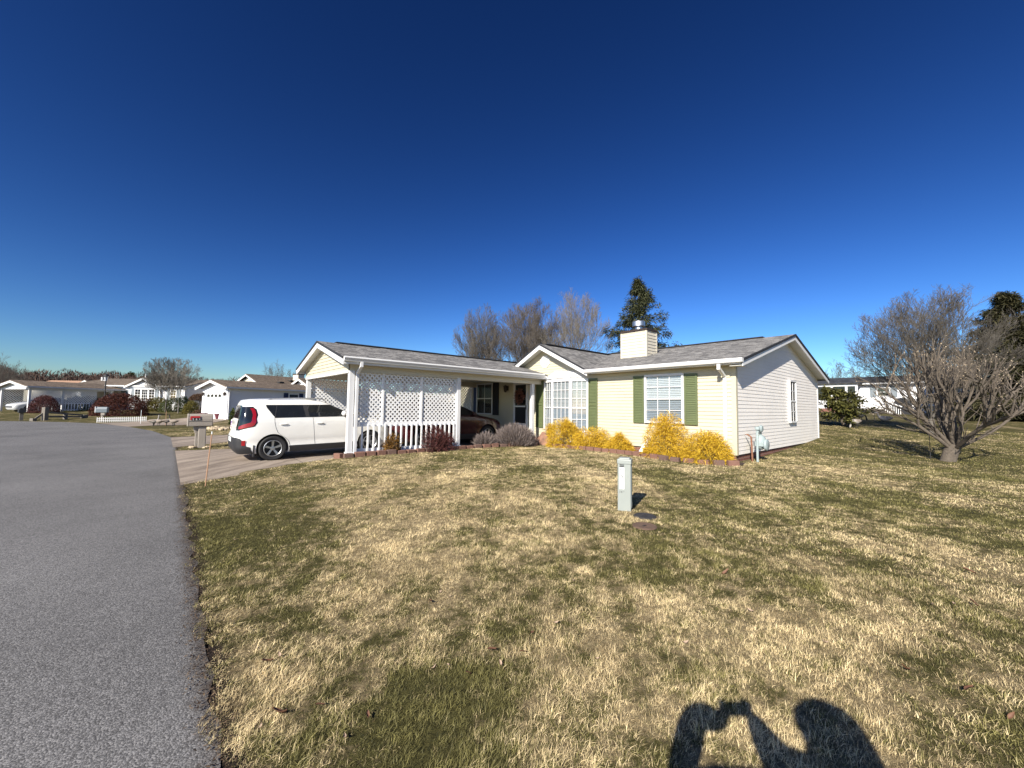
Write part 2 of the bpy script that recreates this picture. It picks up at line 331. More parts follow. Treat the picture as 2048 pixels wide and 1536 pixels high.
class MB:
    def __init__(s): s.v = []; s.f = []
    def add(s, vs, fs):
        b = len(s.v); s.v += [tuple(map(float, p)) for p in vs]; s.f += [tuple(i+b for i in f) for f in fs]
    def box(s, x0, x1, y0, y1, z0, z1):
        s.add([(x0, y0, z0), (x1, y0, z0), (x1, y1, z0), (x0, y1, z0), (x0, y0, z1), (x1, y0, z1), (x1, y1, z1), (x0, y1, z1)],
              [(0, 3, 2, 1), (4, 5, 6, 7), (0, 1, 5, 4), (1, 2, 6, 5), (2, 3, 7, 6), (3, 0, 4, 7)])
    def obox(s, o, ex, ey, ez):
        o, ex, ey, ez = map(np.array, (o, ex, ey, ez))
        s.add([o, o+ex, o+ex+ey, o+ey, o+ez, o+ex+ez, o+ex+ey+ez, o+ey+ez], [(0, 3, 2, 1), (4, 5, 6, 7), (0, 1, 5, 4), (1, 2, 6, 5), (2, 3, 7, 6), (3, 0, 4, 7)])
    def bar(s, a, b, w, h, up=(0, 0, 1)):
        a, b = np.array(a, float), np.array(b, float); d = b-a; d /= np.linalg.norm(d)
        sd = np.cross(d, np.array(up, float))
        if np.linalg.norm(sd) < 1e-4: sd = np.cross(d, (1, 0, 0))
        sd /= np.linalg.norm(sd); u = np.cross(sd, d)
        s.obox(a-sd*w/2-u*h/2, b-a, sd*w, u*h)
    def poly(s, pts): s.add(pts, [tuple(range(len(pts)))])
    def prism(s, poly, ax, a, b):
        """poly of 2-tuples in the two axes other than ax, extruded from a to b along ax"""
        def P(p, t): return {'x': (t, p[0], p[1]), 'y': (p[0], t, p[1]), 'z': (p[0], p[1], t)}[ax]
        n = len(poly)
        s.add([P(p, a) for p in poly]+[P(p, b) for p in poly], [tuple(range(n)), tuple(range(2*n-1, n-1, -1))]+[(i, i+n, (i+1) % n+n, (i+1) % n) for i in range(n)])
    def lathe(s, prof, c=(0, 0, 0), n=16, ax='z', cap=True):
        vs = []
        for (r, h) in prof:
            for i in range(n):
                a = 2*pi*i/n; p = {'z': (r*math.cos(a), r*math.sin(a), h), 'x': (h, r*math.cos(a), r*math.sin(a)), 'y': (r*math.cos(a), h, r*math.sin(a))}[ax]
                vs.append((p[0]+c[0], p[1]+c[1], p[2]+c[2]))
        fs = [(k*n+i, k*n+(i+1) % n, (k+1)*n+(i+1) % n, (k+1)*n+i) for k in range(len(prof)-1) for i in range(n)]
        if cap: fs += [tuple(range(n))[::-1], tuple(range((len(prof)-1)*n, len(prof)*n))]
        s.add(vs, fs)
    def tube(s, pts, rad, n=6, cap=True):
        v, f = tube_geo(pts, rad, n)
        b = len(s.v); s.v += [tuple(p) for p in v]; s.f += [tuple(int(i)+b for i in q) for q in f]
        if cap: s.f += [tuple(b+i for i in range(n))[::-1], tuple(b+(len(pts)-1)*n+i for i in range(n))]
    def ball(s, c, r, n=12, m=8, jit=0, rg=None):
        prof = []
        for k in range(1, m): a = pi*k/m; prof.append((math.sin(a), -math.cos(a)))
        b = len(s.v); r = (r, r, r) if not hasattr(r, '__len__') else r
        t = MB(); t.lathe(prof, n=n)
        vs = []
        for p in t.v:
            k = 1+(rg.uniform(-jit, jit) if jit else 0); vs.append((c[0]+p[0]*r[0]*k, c[1]+p[1]*r[1]*k, c[2]+p[2]*r[2]*k))
        s.add(vs, t.f)
    def build(s, name, m, parent=None, smooth=False, bevel=0, shift=None, kind=None):
        sh = shift if shift is not None else (SHIFT.get(rootof(parent).name, (0, 0, 0)) if parent else (0, 0, 0))
        me = bpy.data.meshes.new(name)
        me.from_pydata([(p[0]-sh[0], p[1]-sh[1], p[2]-sh[2]) for p in s.v], [], s.f); me.validate(); me.update()
        if smooth:
            me.polygons.foreach_set('use_smooth', [True]*len(me.polygons))
            try: me.set_sharp_from_angle(angle=R(40))
            except Exception: pass
        o = mesh_obj(name, me, m, parent)
        if bevel:
            b = o.modifiers.new('b', 'BEVEL'); b.width = bevel; b.segments = 2; b.limit_method = 'ANGLE'
        if kind: o['kind'] = kind
        return o
def tube_geo(pts, rad, n):
    P = np.asarray(pts, float); k = len(P); rad = np.broadcast_to(np.asarray(rad, float), (k,))
    T = np.empty_like(P); T[1:-1] = P[2:]-P[:-2]; T[0] = P[1]-P[0]; T[-1] = P[-1]-P[-2]
    T /= np.linalg.norm(T, axis=1)[:, None]+1e-9
    ref = np.array([0, 0, 1.]) if abs(T[0, 2]) < .9 else np.array([1., 0, 0])
    A = np.cross(T, ref); A /= np.linalg.norm(A, axis=1)[:, None]+1e-9; B = np.cross(T, A)
    a = np.arange(n)*2*pi/n
    V = P[:, None, :]+rad[:, None, None]*(np.cos(a)[None, :, None]*A[:, None, :]+np.sin(a)[None, :, None]*B[:, None, :])
    i = np.arange(n); j = (i+1) % n; r = np.arange(k-1)[:, None]*n
    F = np.stack([r+i, r+j, r+n+j, r+n+i], -1).reshape(-1, 4)
    return V.reshape(-1, 3), F
def np_mesh(name, V, F, m, parent=None, attrs=None, smooth=False, shift=None):
    """V (n,3), F (k,3 or 4)"""
    sh = shift if shift is not None else (SHIFT.get(rootof(parent).name, (0, 0, 0)) if parent else (0, 0, 0))
    V = np.asarray(V, np.float32)-np.asarray(sh, np.float32)
    me = bpy.data.meshes.new(name); k, w = F.shape
    me.vertices.add(len(V)); me.vertices.foreach_set('co', V.ravel())
    me.loops.add(k*w); me.loops.foreach_set('vertex_index', F.astype(np.int32).ravel())
    me.polygons.add(k); me.polygons.foreach_set('loop_start', np.arange(0, k*w, w, dtype=np.int32))
    if smooth: me.polygons.foreach_set('use_smooth', np.ones(k, bool))
    for nm, arr in (attrs or {}).items():
        a = me.attributes.new(nm, 'FLOAT', 'POINT'); a.data.foreach_set('value', np.asarray(arr, np.float32))
    me.update(calc_edges=True)
    return mesh_obj(name, me, m, parent)
def ribbons(P, W, S, tone, closed_tip=True):
    """P (n,k,3) centre lines, W (n,k) widths, S (n,3) side vectors -> V,F,tone (per vertex)"""
    n, k, _ = P.shape
    off = S[:, None, :]*W[:, :, None]*.5
    V = np.stack([P-off, P+off], 2).reshape(n, k*2, 3)
    q = np.array([[2*i, 2*i+1, 2*i+3, 2*i+2] for i in range(k-1)])
    F = (np.arange(n)[:, None, None]*(2*k)+q[None]).reshape(-1, 4)
    return V.reshape(-1, 3), F, np.repeat(tone, 2*k)
def unit(a): return a/(np.linalg.norm(a, axis=-1, keepdims=True)+1e-9)
def copy_tree(o, parent=None):
    c = o.copy(); C.objects.link(c)
    if parent: c.parent = parent
    for ch in [x for x in o.children]: copy_tree(ch, c)
    return c
def lap(mb, org, xd, nd, z0, z1, fL, fR, pitch=.1, d=.02):
    """lapped siding: real courses, each leaning out at its foot"""
    org, xd, nd = map(lambda a: np.array(a, float), (org, xd, nd)); z = z0
    while z < z1-1e-4:
        t = min(z+pitch, z1); P = lambda s, zz, n: org+xd*s+nd*n+np.array([0, 0, zz])
        a, b, c, e = fL(z), fR(z), fR(t), fL(t)
        if b-a > .01:
            mb.poly([P(a, z, d), P(b, z, d), P(c, t, .002), P(e, t, .002)]); mb.poly([P(a, z, 0), P(b, z, 0), P(b, z, d), P(a, z, d)])
        z = t
def window(par, org, xd, nd, w, z0, z1, zm, cols, rt, rb, blind='blind', blind_lo='blind', fr=.06, slats=True, depth=.07, name='window', glass='glass', mun=.016):
    """a sash window standing on the wall: frame with muntins, panes and blind"""
    org, xd, nd = map(lambda a: np.array(a, float), (org, xd, nd)); zd = np.array([0, 0, 1.])
    f, g, bl, bl2 = MB(), MB(), MB(), MB()
    def b(mb, x0, x1, a, c, n0, n1): mb.obox(org+xd*x0+zd*a+nd*n0, xd*(x1-x0), nd*(n1-n0), zd*(c-a))
    b(f, 0, fr, z0, z1, 0, depth); b(f, w-fr, w, z0, z1, 0, depth); b(f, fr, w-fr, z0, z0+fr, 0, depth); b(f, fr, w-fr, z1-fr, z1, 0, depth)
    b(f, fr, w-fr, zm-.022, zm+.022, .01, depth-.012)
    for (a, c, r) in ((z0+fr, zm-.022, rb), (zm+.022, z1-fr, rt)):
        for i in range(1, cols): x = fr+(w-2*fr)*i/cols; b(f, x-mun/2, x+mun/2, a, c, .026, depth-.022)
        for i in range(1, r): z = a+(c-a)*i/r; b(f, fr, w-fr, z-mun/2, z+mun/2, .0265, depth-.0225)
    o = f.build(name, M['white'], par)
    b(g, fr, w-fr, z0+fr, z1-fr, .034, .037); g.build('pane', M[glass], o)
    for (a, c, mm, mt) in ((z0+fr, zm, bl2, blind_lo), (zm, z1-fr, bl, blind)):
        if mt is None: continue
        if slats:
            b(mm, fr, w-fr, a, c, .005, .007); z = a+.01
            while z < c-.03: 
                P = org+xd*fr+zd*z
                mm.obox(P+nd*.008, xd*(w-2*fr), nd*.016+zd*-.012, zd*.003+nd*.002); z += .05
        else: b(mm, fr, w-fr, a, c, .005, .012)
        mm.build('blind', M[mt], o)
    return o
def shutter(par, org, xd, nd, w, z0, z1, m, mids=(), name='shutter', sl=.05):
    org, xd, nd = map(lambda a: np.array(a, float), (org, xd, nd)); zd = np.array([0, 0, 1.]); f = MB()
    def b(x0, x1, a, c, n0, n1): f.obox(org+xd*x0+zd*a+nd*n0, xd*(x1-x0), nd*(n1-n0), zd*(c-a))
    st = .045
    b(0, st, z0, z1, .014, .045); b(w-st, w, z0, z1, .014, .045); b(st, w-st, z0, z0+.07, .014, .044); b(st, w-st, z1-.07, z1, .014, .044)
    for q in mids: b(st, w-st, q-.04, q+.04, .014, .044)
    b(st, w-st, z0+.07, z1-.07, .014, .018)
    z = z0+.075
    while z < z1-.1:
        if not any(abs(z+.02-q) < .06 for q in mids): f.obox(org+xd*st+zd*z+nd*.036, xd*(w-2*st), zd*(sl*.85)-nd*.017, nd*.004)
        z += sl
    return f.build(name, m, par)
# ------------------------------------------------------------------ the house
GZH = .17
house = thing('house', 'single storey pale yellow sided house with green shutters, grey shingle roof and chimney', 'house', (-6.9, 4.2, .1), 'H')
SL = .262; zt = lambda v: 2.78+SL*(v+.35)            # main roof top
UL = 13.8; D = 8.48; RV = D/2
w = MB()
lap(w, (-UL, 0, 0), (1, 0, 0), (0, -1, 0), .352, 2.66, lambda z: 0, lambda z: UL)
hb = lambda z: max(0, (3.80-z)/.5)
lap(w, (0, 0, 0), (1, 0, 0), (0, -1, 0), 2.66, 3.80, lambda z: -6.76-min(hb(z), 2.3), lambda z: -6.76+min(hb(z), 2.24))
w.poly([(-UL, 0, 0.05), (-UL, D, .05), (-UL, D, 2.66), (-UL, RV, zt(RV)-.1), (-UL, 0, 2.66)])
w.poly([(-UL, D, .05), (0, D, .05), (0, D, 2.66), (-UL, D, 2.66)])
w.poly([(-UL, .012, .352), (0, .012, .352), (0, .012, 2.7), (-UL, .012, 2.7)])
w.build('wall', M['sid_y'], house)
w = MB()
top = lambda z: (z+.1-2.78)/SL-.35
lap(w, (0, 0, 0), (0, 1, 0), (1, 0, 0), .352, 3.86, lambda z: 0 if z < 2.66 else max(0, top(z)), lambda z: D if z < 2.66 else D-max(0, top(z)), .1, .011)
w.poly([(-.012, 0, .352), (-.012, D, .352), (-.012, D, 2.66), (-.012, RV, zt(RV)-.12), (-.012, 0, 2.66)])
o = w.build('wall', M['sid_s'], house); o['label'] = 'side wall in a paler pinkish white'
b = MB(); b.box(-UL+.02, -.03, .03, D-.03, -.1, .352); b.build('brick_skirt', M['brick'], house)
for (x, y) in ((0, 0), (0, D)):
    b = MB(); b.box(x-.09, x+.022, y-.022 if y == 0 else y-.09, y+.09 if y == 0 else y+.022, .345, 2.66); b.build('corner_trim', M['sid_y'] if y == 0 else M['white'], house)
# roof: slabs with real thickness
def slab(mb, pts, t=.055):
    pts = [np.array(p, float) for p in pts]; n = len(pts); low = [p-np.array([0, 0, t]) for p in pts]
    mb.add(pts+low, [tuple(range(n)), tuple(range(2*n-1, n-1, -1))]+[(i, i+n, (i+1) % n+n, (i+1) % n) for i in range(n)])
RO = .32
r = MB()
slab(r, [(x, v, zt(v)) for x, v in ((RO, -.37), (RO, RV), (-UL-RO, RV), (-UL-RO, -.37), (-9.02, -.37), (-6.76, 3.98), (-4.5, -.37))])
slab(r, [(-UL-RO, RV, zt(RV)), (RO, RV, zt(RV)), (RO, D+.37, zt(-.37)), (-UL-RO, D+.37, zt(-.37))])
roof = r.build('roof', M['shx'], house)
bt = lambda u: 3.93-.5*abs(u-6.76)                  # small front gable
vm = lambda z: (z-2.78)/SL-.35
r = MB()
for s in (-1, 1):
    ue = 6.76+s*2.28
    slab(r, [(-ue, -.4, bt(ue)), (-ue, vm(bt(ue))+.03, bt(ue)+.004), (-6.76, vm(3.93)+.03, 3.934), (-6.76, -.4, 3.93)][::s], .055)
r.build('gable_roof', M['shyb'], house)
r = MB(); r.bar((-UL-RO, RV, zt(RV)+.012), (RO-.9, RV, zt(RV)+.012), .26, .03); r.bar((-6.76, -.1, 3.945), (-6.76, vm(3.93), 3.945), .24, .03)
r.build('ridge_cap', M['edge'], house)
f = MB()                                             # rake boards + eave boards
for (ya, yb) in ((-.37, RV), (D+.37, RV)):
    za, zb = zt(-.37), zt(RV)
    f.prism([(ya, za-.06), (yb, zb-.06), (yb, zb-.19), (ya, za-.19)], 'x', RO-.03, RO-.005)
for s in (-1, 1):
    ue = 6.76+s*2.28
    f.prism([(-ue, bt(ue)-.06), (-6.76, 3.93-.06), (-6.76, 3.93-.21), (-ue, bt(ue)-.21)], 'y', -.395, -.37)
f.prism([(-.37, 2.715), (-.345, 2.715), (-.345, 2.65), (-.37, 2.65)], 'x', -4.52, RO-.05)
f.build('fascia', M['white'], house)
for (ya, yb) in ((-.37, RV), (D+.37, RV)):
    e = MB(); za, zb = zt(-.37), zt(RV)
    e.prism([(ya, za+.004), (yb, zb+.004), (yb, zb-.062), (ya, za-.062)], 'x', RO-.002, RO+.02); e.build('roof_edge', M['edge'], house)
for s in (-1, 1):
    e = MB(); ue = 6.76+s*2.28
    e.prism([(-ue, bt(ue)+.004), (-6.76, 3.934), (-6.76, 3.875), (-ue, bt(ue)-.055)], 'y', -.412, -.399); e.build('roof_edge', M['edge'], house)
s_ = MB()
s_.box(-4.47, RO-.04, -.345, 0, 2.655, 2.67)
for (a, bb) in ((0, RV), (D, RV)):
    za, zb = zt(0)-.115, zt(RV)-.115
    s_.poly([(0, a, za), (RO-.035, a, za), (RO-.035, bb, zb), (0, bb, zb)]); 
for s in (-1, 1):
    ue = 6.76+s*2.24; s_.poly([(-ue, -.37, bt(ue)-.12), (-6.76, -.37, 3.81), (-6.76, 0, 3.81), (-ue, 0, bt(ue)-.12)])
s_.prism([(-.37, 2.6), (0, 2.6), (0, 2.78)], 'x', -.004, RO-.04)
s_.build('soffit', M['soffit'], house)
gprof = [(-.37, 2.775), (-.475, 2.785), (-.483, 2.755), (-.465, 2.72), (-.45, 2.685), (-.37, 2.68)]
g = MB(); g.prism(gprof, 'x', -4.58, RO+.01); g.build('gutter', M['white'], house)
d = MB()
d.box(-.275, -.195, -.46, -.40, 2.52, 2.665); d.bar((-.235, -.43, 2.56), (-.235, -.055, 2.36), .08, .06); d.box(-.275, -.195, -.085, -.025, .25, 2.39)
d.bar((-.235, -.055, .27), (-.235, -.3, .2), .08, .06)
d.build('downspout', M['white'], house, bevel=.008)
# windows and shutters
window(house, (-2.54, -.016, 0), (1, 0, 0), (0, -1, 0), 1.22, 1.08, 2.53, 1.8, 3, 2, 2, 'blind', 'blind2', fr=.065, slats=True)
shutter(house, (-2.93, -.016, 0), (1, 0, 0), (0, -1, 0), .36, 1.07, 2.51, M['green'])
shutter(house, (-1.31, -.016, 0), (1, 0, 0), (0, -1, 0), .36, 1.07, 2.50, M['green'])
shutter(house, (-4.68, -.016, 0), (1, 0, 0), (0, -1, 0), .37, .72, 2.52, M['green'], (1.62,))
shutter(house, (-7.26, -.016, 0), (1, 0, 0), (0, -1, 0), .38, .72, 2.53, M['green'], (1.62,))
window(house, (0.016, 4.48, 0), (0, 1, 0), (1, 0, 0), .74, 1.1, 2.52, 1.82, 2, 2, 2, 'blind2', 'blind2', fr=.05, glass='glassd')
# bay window
bay = MB()
A_, B_, C_, D_ = (-6.84, 0), (-6.14, -.3), (-5.26, -.3), (-4.72, 0)
for z0, z1, ex in ((.3, .66, .02), (2.49, 2.56, .03)):
    bay = MB()
    pts = [(A_[0]-ex, 0), (B_[0]-ex*.5, B_[1]-ex), (C_[0]+ex*.5, C_[1]-ex), (D_[0]+ex, 0)]
    bay.prism(pts, 'z', z0, z1); bw = bay.build('bay_sill' if z0 < 1 else 'bay_window', M['white'], house)
for (p, q, cols) in ((A_, B_, 3), (B_, C_, 4), (C_, D_, 3)):
    p, q = np.array([*p, 0.]), np.array([*q, 0.]); L_ = np.linalg.norm(q-p); xd = (q-p)/L_; nd = np.array([xd[1], -xd[0], 0])
    window(bw, p-nd*.03, xd, nd, L_,   .655, 2.495, 1.5, cols, 3, 2, 'blind3', 'blind2', fr=.055, name='window_sash', mun=.018)
hd = MB()
top_ = [(-6.3, -.03, 2.85), (-5.2, -.03, 2.85)]; bs = [(-6.90, -.012, 2.565), (-6.17, -.36, 2.565), (-5.22, -.36, 2.565), (-4.66, -.012, 2.565)]
hd.poly([bs[1], bs[2], top_[1], top_[0]]); hd.poly([bs[0], bs[1], top_[0]]); hd.poly([bs[2], bs[3], top_[1]]); hd.poly(bs)
for t in (.0, .33, .66, 1.):
    a = np.array(bs[1])*(1-t)+np.array(bs[2])*t; c = np.array(top_[0])*(1-t)+np.array(top_[1])*t; hd.bar(a, c, .02, .03)
hd.build('bay_roof', M['white'], house)
# gable vent
v_ = MB(); ct = (-6.8, 3.27)
oc = lambda r: [(ct[0]+r*math.cos(pi/8+i*pi/4), ct[1]+r*math.sin(pi/8+i*pi/4)) for i in range(8)]
v_.prism(oc(.25), 'y', -.045, -.012)
vf = v_.build('gable_vent', M['white'], house)
v_ = MB(); 
for k in range(7):
    z = ct[1]-.16+k*.05; hw_ = min(.2, .29-abs(z-ct[1])*.75)
    v_.obox((ct[0]-hw_+.02, -.064, z), (2*hw_-.04, 0, 0), (0, .018, .03), (0, -.003, .004))
v_.build('vent_louvre', M['white'], vf)
v_ = MB(); v_.prism(oc(.19), 'y', -.0475, -.046); v_.build('vent_opening', M['slots'], vf)
# chimney
cx0, cx1, cv0, cv1 = -4.74, -3.70, 2.07, 2.75
ch = MB()
lap(ch, (cx0, cv0, 0), (1, 0, 0), (0, -1, 0), 3.3, 4.38, lambda z: 0, lambda z: cx1-cx0, .115)
lap(ch, (cx1, cv0, 0), (0, 1, 0), (1, 0, 0), 3.3, 4.38, lambda z: 0, lambda z: cv1-cv0, .115)
ch.box(cx0, cx1-.02, cv0+.02, cv1, 3.2, 4.37)
chim = ch.build('chimney', M['sid_c'], roof, shift=SHIFT[house.name])
for (x, y) in ((cx0, cv0), (cx1, cv0), (cx1, cv1)): t = MB(); t.box(x-.045, x+.02, y-.02, y+.045, 3.3, 4.38); t.build('chimney_trim', M['sid_c'], roof, shift=SHIFT[house.name])
t = MB(); t.box(cx0-.05, cx1+.05, cv0-.05, cv1+.05, 4.38, 4.43); t.box(cx0-.02, cx1+.02, cv0-.02, cv1+.02, 4.43, 4.46)
t.build('chimney_cap', M['brown'], roof, bevel=.01, shift=SHIFT[house.name])
t = MB(); fc = (-4.22, 2.41, 0); t.lathe([(.13, 4.45), (.13, 4.6), (.16, 4.61), (.23, 4.63), (.23, 4.8), (.2, 4.83), (.04, 4.85)], fc, 24)
t.build('flue', M['steel'], roof, smooth=True, shift=SHIFT[house.name])
# porch door, window and lamp under the carport
dm = MB(); dx0, dx1, dz0, dz1 = -8.62, -7.74, .42, 2.52
for a in ((dx0, dx0+.1, dz0, dz1), (dx1-.1, dx1, dz0, dz1), (dx0+.1, dx1-.1, dz1-.1, dz1), (dx0+.1, dx1-.1, 1.5, 1.56), (dx0+.1, dx1-.1, dz0, dz0+.42)): dm.box(a[0], a[1], -.06, -.016, a[2], a[3])
door = dm.build('storm_door', M['white'], house)
b = MB(); b.box(dx0+.1, dx1-.1, -.035, -.02, .8, 1.5); b.build('door_panel', M['dark'], door)
b = MB(); b.box(dx0+.1, dx1-.1, -.03, -.02, 1.56, 2.42); b.build('pane', M['carglass'], door)
b = MB(); b.bar((dx1-.07, -.085, 1.4), (dx1-.07, -.085, 1.58), .025, .03); b.build('handle', M['plast'], door)
window(house, (-11.24, -.016, 0), (1, 0, 0), (0, -1, 0), 1.21, 1.15, 2.56, 1.87, 2, 1, 1, 'blind2', None, fr=.05, glass='glassd', slats=False)
b = MB(); b.box(-11.2, -10.08, -.022, -.018, 1.2, 1.87); b.build('window_back', M['darkroom'], house)
shutter(house, (-11.62, -.016, 0), (1, 0, 0), (0, -1, 0), .37, 1.13, 2.57, M['black'])
shutter(house, (-10.02, -.016, 0), (1, 0, 0), (0, -1, 0), .4, 1.13, 2.57, M['black'])
lm = MB(); lx = -9.03; lm.box(lx-.05, lx+.05, -.05, -.015, 2.2, 2.4); lm.bar((lx, -.05, 2.38), (lx, -.16, 2.42), .025, .025)
lm.lathe([(.02, 2.43), (.1, 2.38), (.085, 2.37), (.06, 2.16), (.03, 2.12)], (lx, -.16, 0), 6); lm.build('wall_lamp', M['brown'], house)
step = MB(); step.box(-8.75, -7.55, -.75, -.02, .05, .24); step.build('door_step', M['concrete'], house)
# wreath hung on the door
wr = thing('wreath', 'dried rust red floral wreath hanging on the dark storm door under the carport', 'wreath', (-8.16, -.08, 1.95), 'H')
n = 700; a = nrg.uniform(0, 2*pi, n); rr = nrg.normal(.2, .05, n)
cen = np.stack([-8.16+rr*np.cos(a), -.1-nrg.uniform(0, .07, n), 1.92+rr*np.sin(a)*1.1], -1); dr = unit(nrg.normal(size=(n, 3))); 
P = np.stack([cen, cen+dr*.03, cen+dr*.055], 1); W = np.tile([.01, .035, .005], (n, 1)); V, F, T = ribbons(P, W, unit(np.cross(dr, nrg.normal(size=(n, 3)))), nrg.uniform(0, 1, n))
M['wreath'] = leafmat('wreath_petals', (.06, .02, .015, 1), (.35, .14, .09, 1))
np_mesh('wreath_bloom', V, F, M['wreath'], wr, {'tone': T})
rg = MB(); rg.tube([(-8.16+.2*math.cos(i*pi/10), -.075, 1.92+.22*math.sin(i*pi/10)) for i in range(21)], .02, 5, False); rg.build('hoop', M['bark'], wr)
# gas meter by the corner
gm = thing('gas_meter', 'grey gas meter on a riser pipe against the pale side wall', 'gas meter', (.32, .62, GZH), 'H')
b = MB(); b.tube([(.3, .55, .1), (.3, .55, .62), (.3, .56, .95)], .03, 8); b.tube([(.3, .56, .93), (.3, .66, 1.0), (.3, .78, .93), (.3, .82, .82)], .035, 8)
b.lathe([(.03, .98), (.06, 1.0), (.06, 1.06), (.03, 1.08)], (.3, .58, 0), 10); b.lathe([(.09, 0), (.1, .03), (.07, .06)], (.32, .72, 1.02), 12, 'x')
b.build('regulator', M['meter'], gm, smooth=True)
b = MB(); b.ball((.3, .82, .66), (.13, .17, .2), 14, 10); b.box(.2, .4, .66, .98, .56, .68); b.lathe([(.15, 0), (.15, .05), (.11, .07)], (.4, .82, .6), 16, 'x')
b.build('meter_body', M['meter'], gm, smooth=True, bevel=.01)
b = MB(); b.lathe([(.04, .98), (.055, 1.0), (.055, 1.12), (.05, 1.14)], (.3, 0, .64), 12, 'y'); b.build('dial', M['plast'], gm)
b = MB(); b.tube([(.2, .5, .1), (.18, .5, .8), (.1, .5, .86), (.02, .5, .86)], .022, 8); b.build('pipe', M['rust'], gm, smooth=True)
b = MB(); b.box(.0, .012, 7.3, 7.62, .12, .34); b.build('crawl_vent', M['dark'], house)
# ------------------------------------------------------------------ the carport
port = thing('carport', 'white posted carport with lattice sides and a low picket rail joined to the yellow house', 'carport', (-9.15, -3.7, .05), 'H')
PF = .05; UC, UW = 7.0, 11.3; RC = 9.15; zc = lambda u: 3.45-.28*abs(u-RC)
def xs(u): return -u
r = MB()
for s in (-1, 1):
    ue = RC+s*2.5
    slab(r, [(-ue, -7.64, zc(ue)), (-RC, -7.64, zc(RC)), (-RC, vm(3.45)+.05, zc(RC)), (-ue, -.05, zc(ue))][::-s], .055)
r.build('roof', M['shy'], port)
r = MB(); r.bar((-RC, -7.1, 3.462), (-RC, vm(3.45), 3.462), .24, .03); r.build('ridge_cap', M['edge'], port)
f = MB()
for s in (-1, 1):
    ue = RC+s*2.5; f.prism([(-ue, zc(ue)-.058), (-RC, zc(RC)-.058), (-RC, zc(RC)-.21), (-ue, zc(ue)-.21)], 'y', -7.635, -7.61)
    f.box(-ue-.012, -ue+.012, -7.6, -.06, zc(ue)-.18, zc(ue)-.058) if s == 1 else f.box(-ue-.012, -ue+.012, -7.6, -.06, zc(ue)-.18, zc(ue)-.058)
f.build('fascia', M['white'], port)
for s in (-1, 1):
    e = MB(); ue = RC+s*2.5; e.prism([(-ue, zc(ue)+.004), (-RC, zc(RC)+.004), (-RC, zc(RC)-.055), (-ue, zc(ue)-.055)], 'y', -7.655, -7.642); e.build('roof_edge', M['edge'], port)
for s, ue in ((1, 6.65), (-1, 11.65)):
    g = MB(); z0 = zc(ue); x0 = -ue
    g.prism([(x0+s*.014, z0-.0), (x0+s*.11, z0+.01), (x0+s*.12, z0-.03), (x0+s*.09, z0-.08), (x0+s*.075, z0-.115), (x0+s*.014, z0-.12)][::s], 'y', -7.63, -.3)
    g.build('gutter', M['white'], port)
b = MB()                                              # side beams clad with siding, soffits and ceiling
lap(b, (-6.96, -7.36, 0), (0, 1, 0), (1, 0, 0), 2.39, 2.64, lambda z: 0, lambda z: 7.2, .125)
b.box(-7.06, -6.975, -7.36, -.02, 2.385, 2.66); b.build('beam', M['sid_c'], port); b = MB(); b.box(-11.36, -11.24, -7.36, -.02, 2.4, 2.66); b.build('beam', M['sid_c'], port)
b = MB()
gz = lambda z: min(2.2, max(0, (3.45-.12-z)/.28))
lap(b, (-RC, -7.38, 0), (1, 0, 0), (0, -1, 0), 2.43, 3.32, lambda z: -gz(z), lambda z: gz(z), .1)
b.poly([(-RC-2.2, -7.37, 2.43), (-RC+2.2, -7.37, 2.43), (-RC+2.2, -7.37, 2.7), (-RC, -7.37, 3.33), (-RC-2.2, -7.37, 2.7)])
b.build('gable_siding', M['sid_y'], port)
b = MB(); b.box(-11.64, -6.66, -7.35, -.03, 2.64, 2.655); b.box(-RC-2.2, -RC+2.2, -7.40, -7.3, 2.36, 2.43)
for s in (-1, 1):
    ue = RC+s*2.46; b.poly([(-ue, -7.61, zc(ue)-.125), (-RC, -7.61, 3.325), (-RC, -7.38, 3.325), (-ue, -7.38, zc(ue)-.125)])
b.build('ceiling', M['soffit'], port)
def post(u, v, z0, s=.115):
    b = MB(); b.box(-u-s/2, -u+s/2, v-s/2, v+s/2, z0, 2.42); b.box(-u-s/2-.02, -u+s/2+.02, v-s/2-.02, v+s/2+.02, z0, z0+.12)
    return b.build('post', M['white'], port, bevel=.006)
post(6.98, -7.3, .12, .14); post(11.3, -7.3, .03, .14); post(6.98, -3.88, .12, .13); post(7.02, -.5, .1, .13); post(11.3, -3.7, .03); post(11.3, -.3, .03)
def dsp(x, y):
    d = MB(); d.box(x-.03, x+.03, y-.04, y+.04, 2.5, 2.66); d.bar((x, y, 2.54), (x-.3 if x > -9 else x+.3, y, 2.34), .08, .06); xx = x-.29 if x > -9 else x+.29
    d.box(xx-.03, xx+.03, y-.04, y+.04, .18, 2.37); d.build('downspout', M['white'], port, bevel=.008)
dsp(-6.6, -7.17)
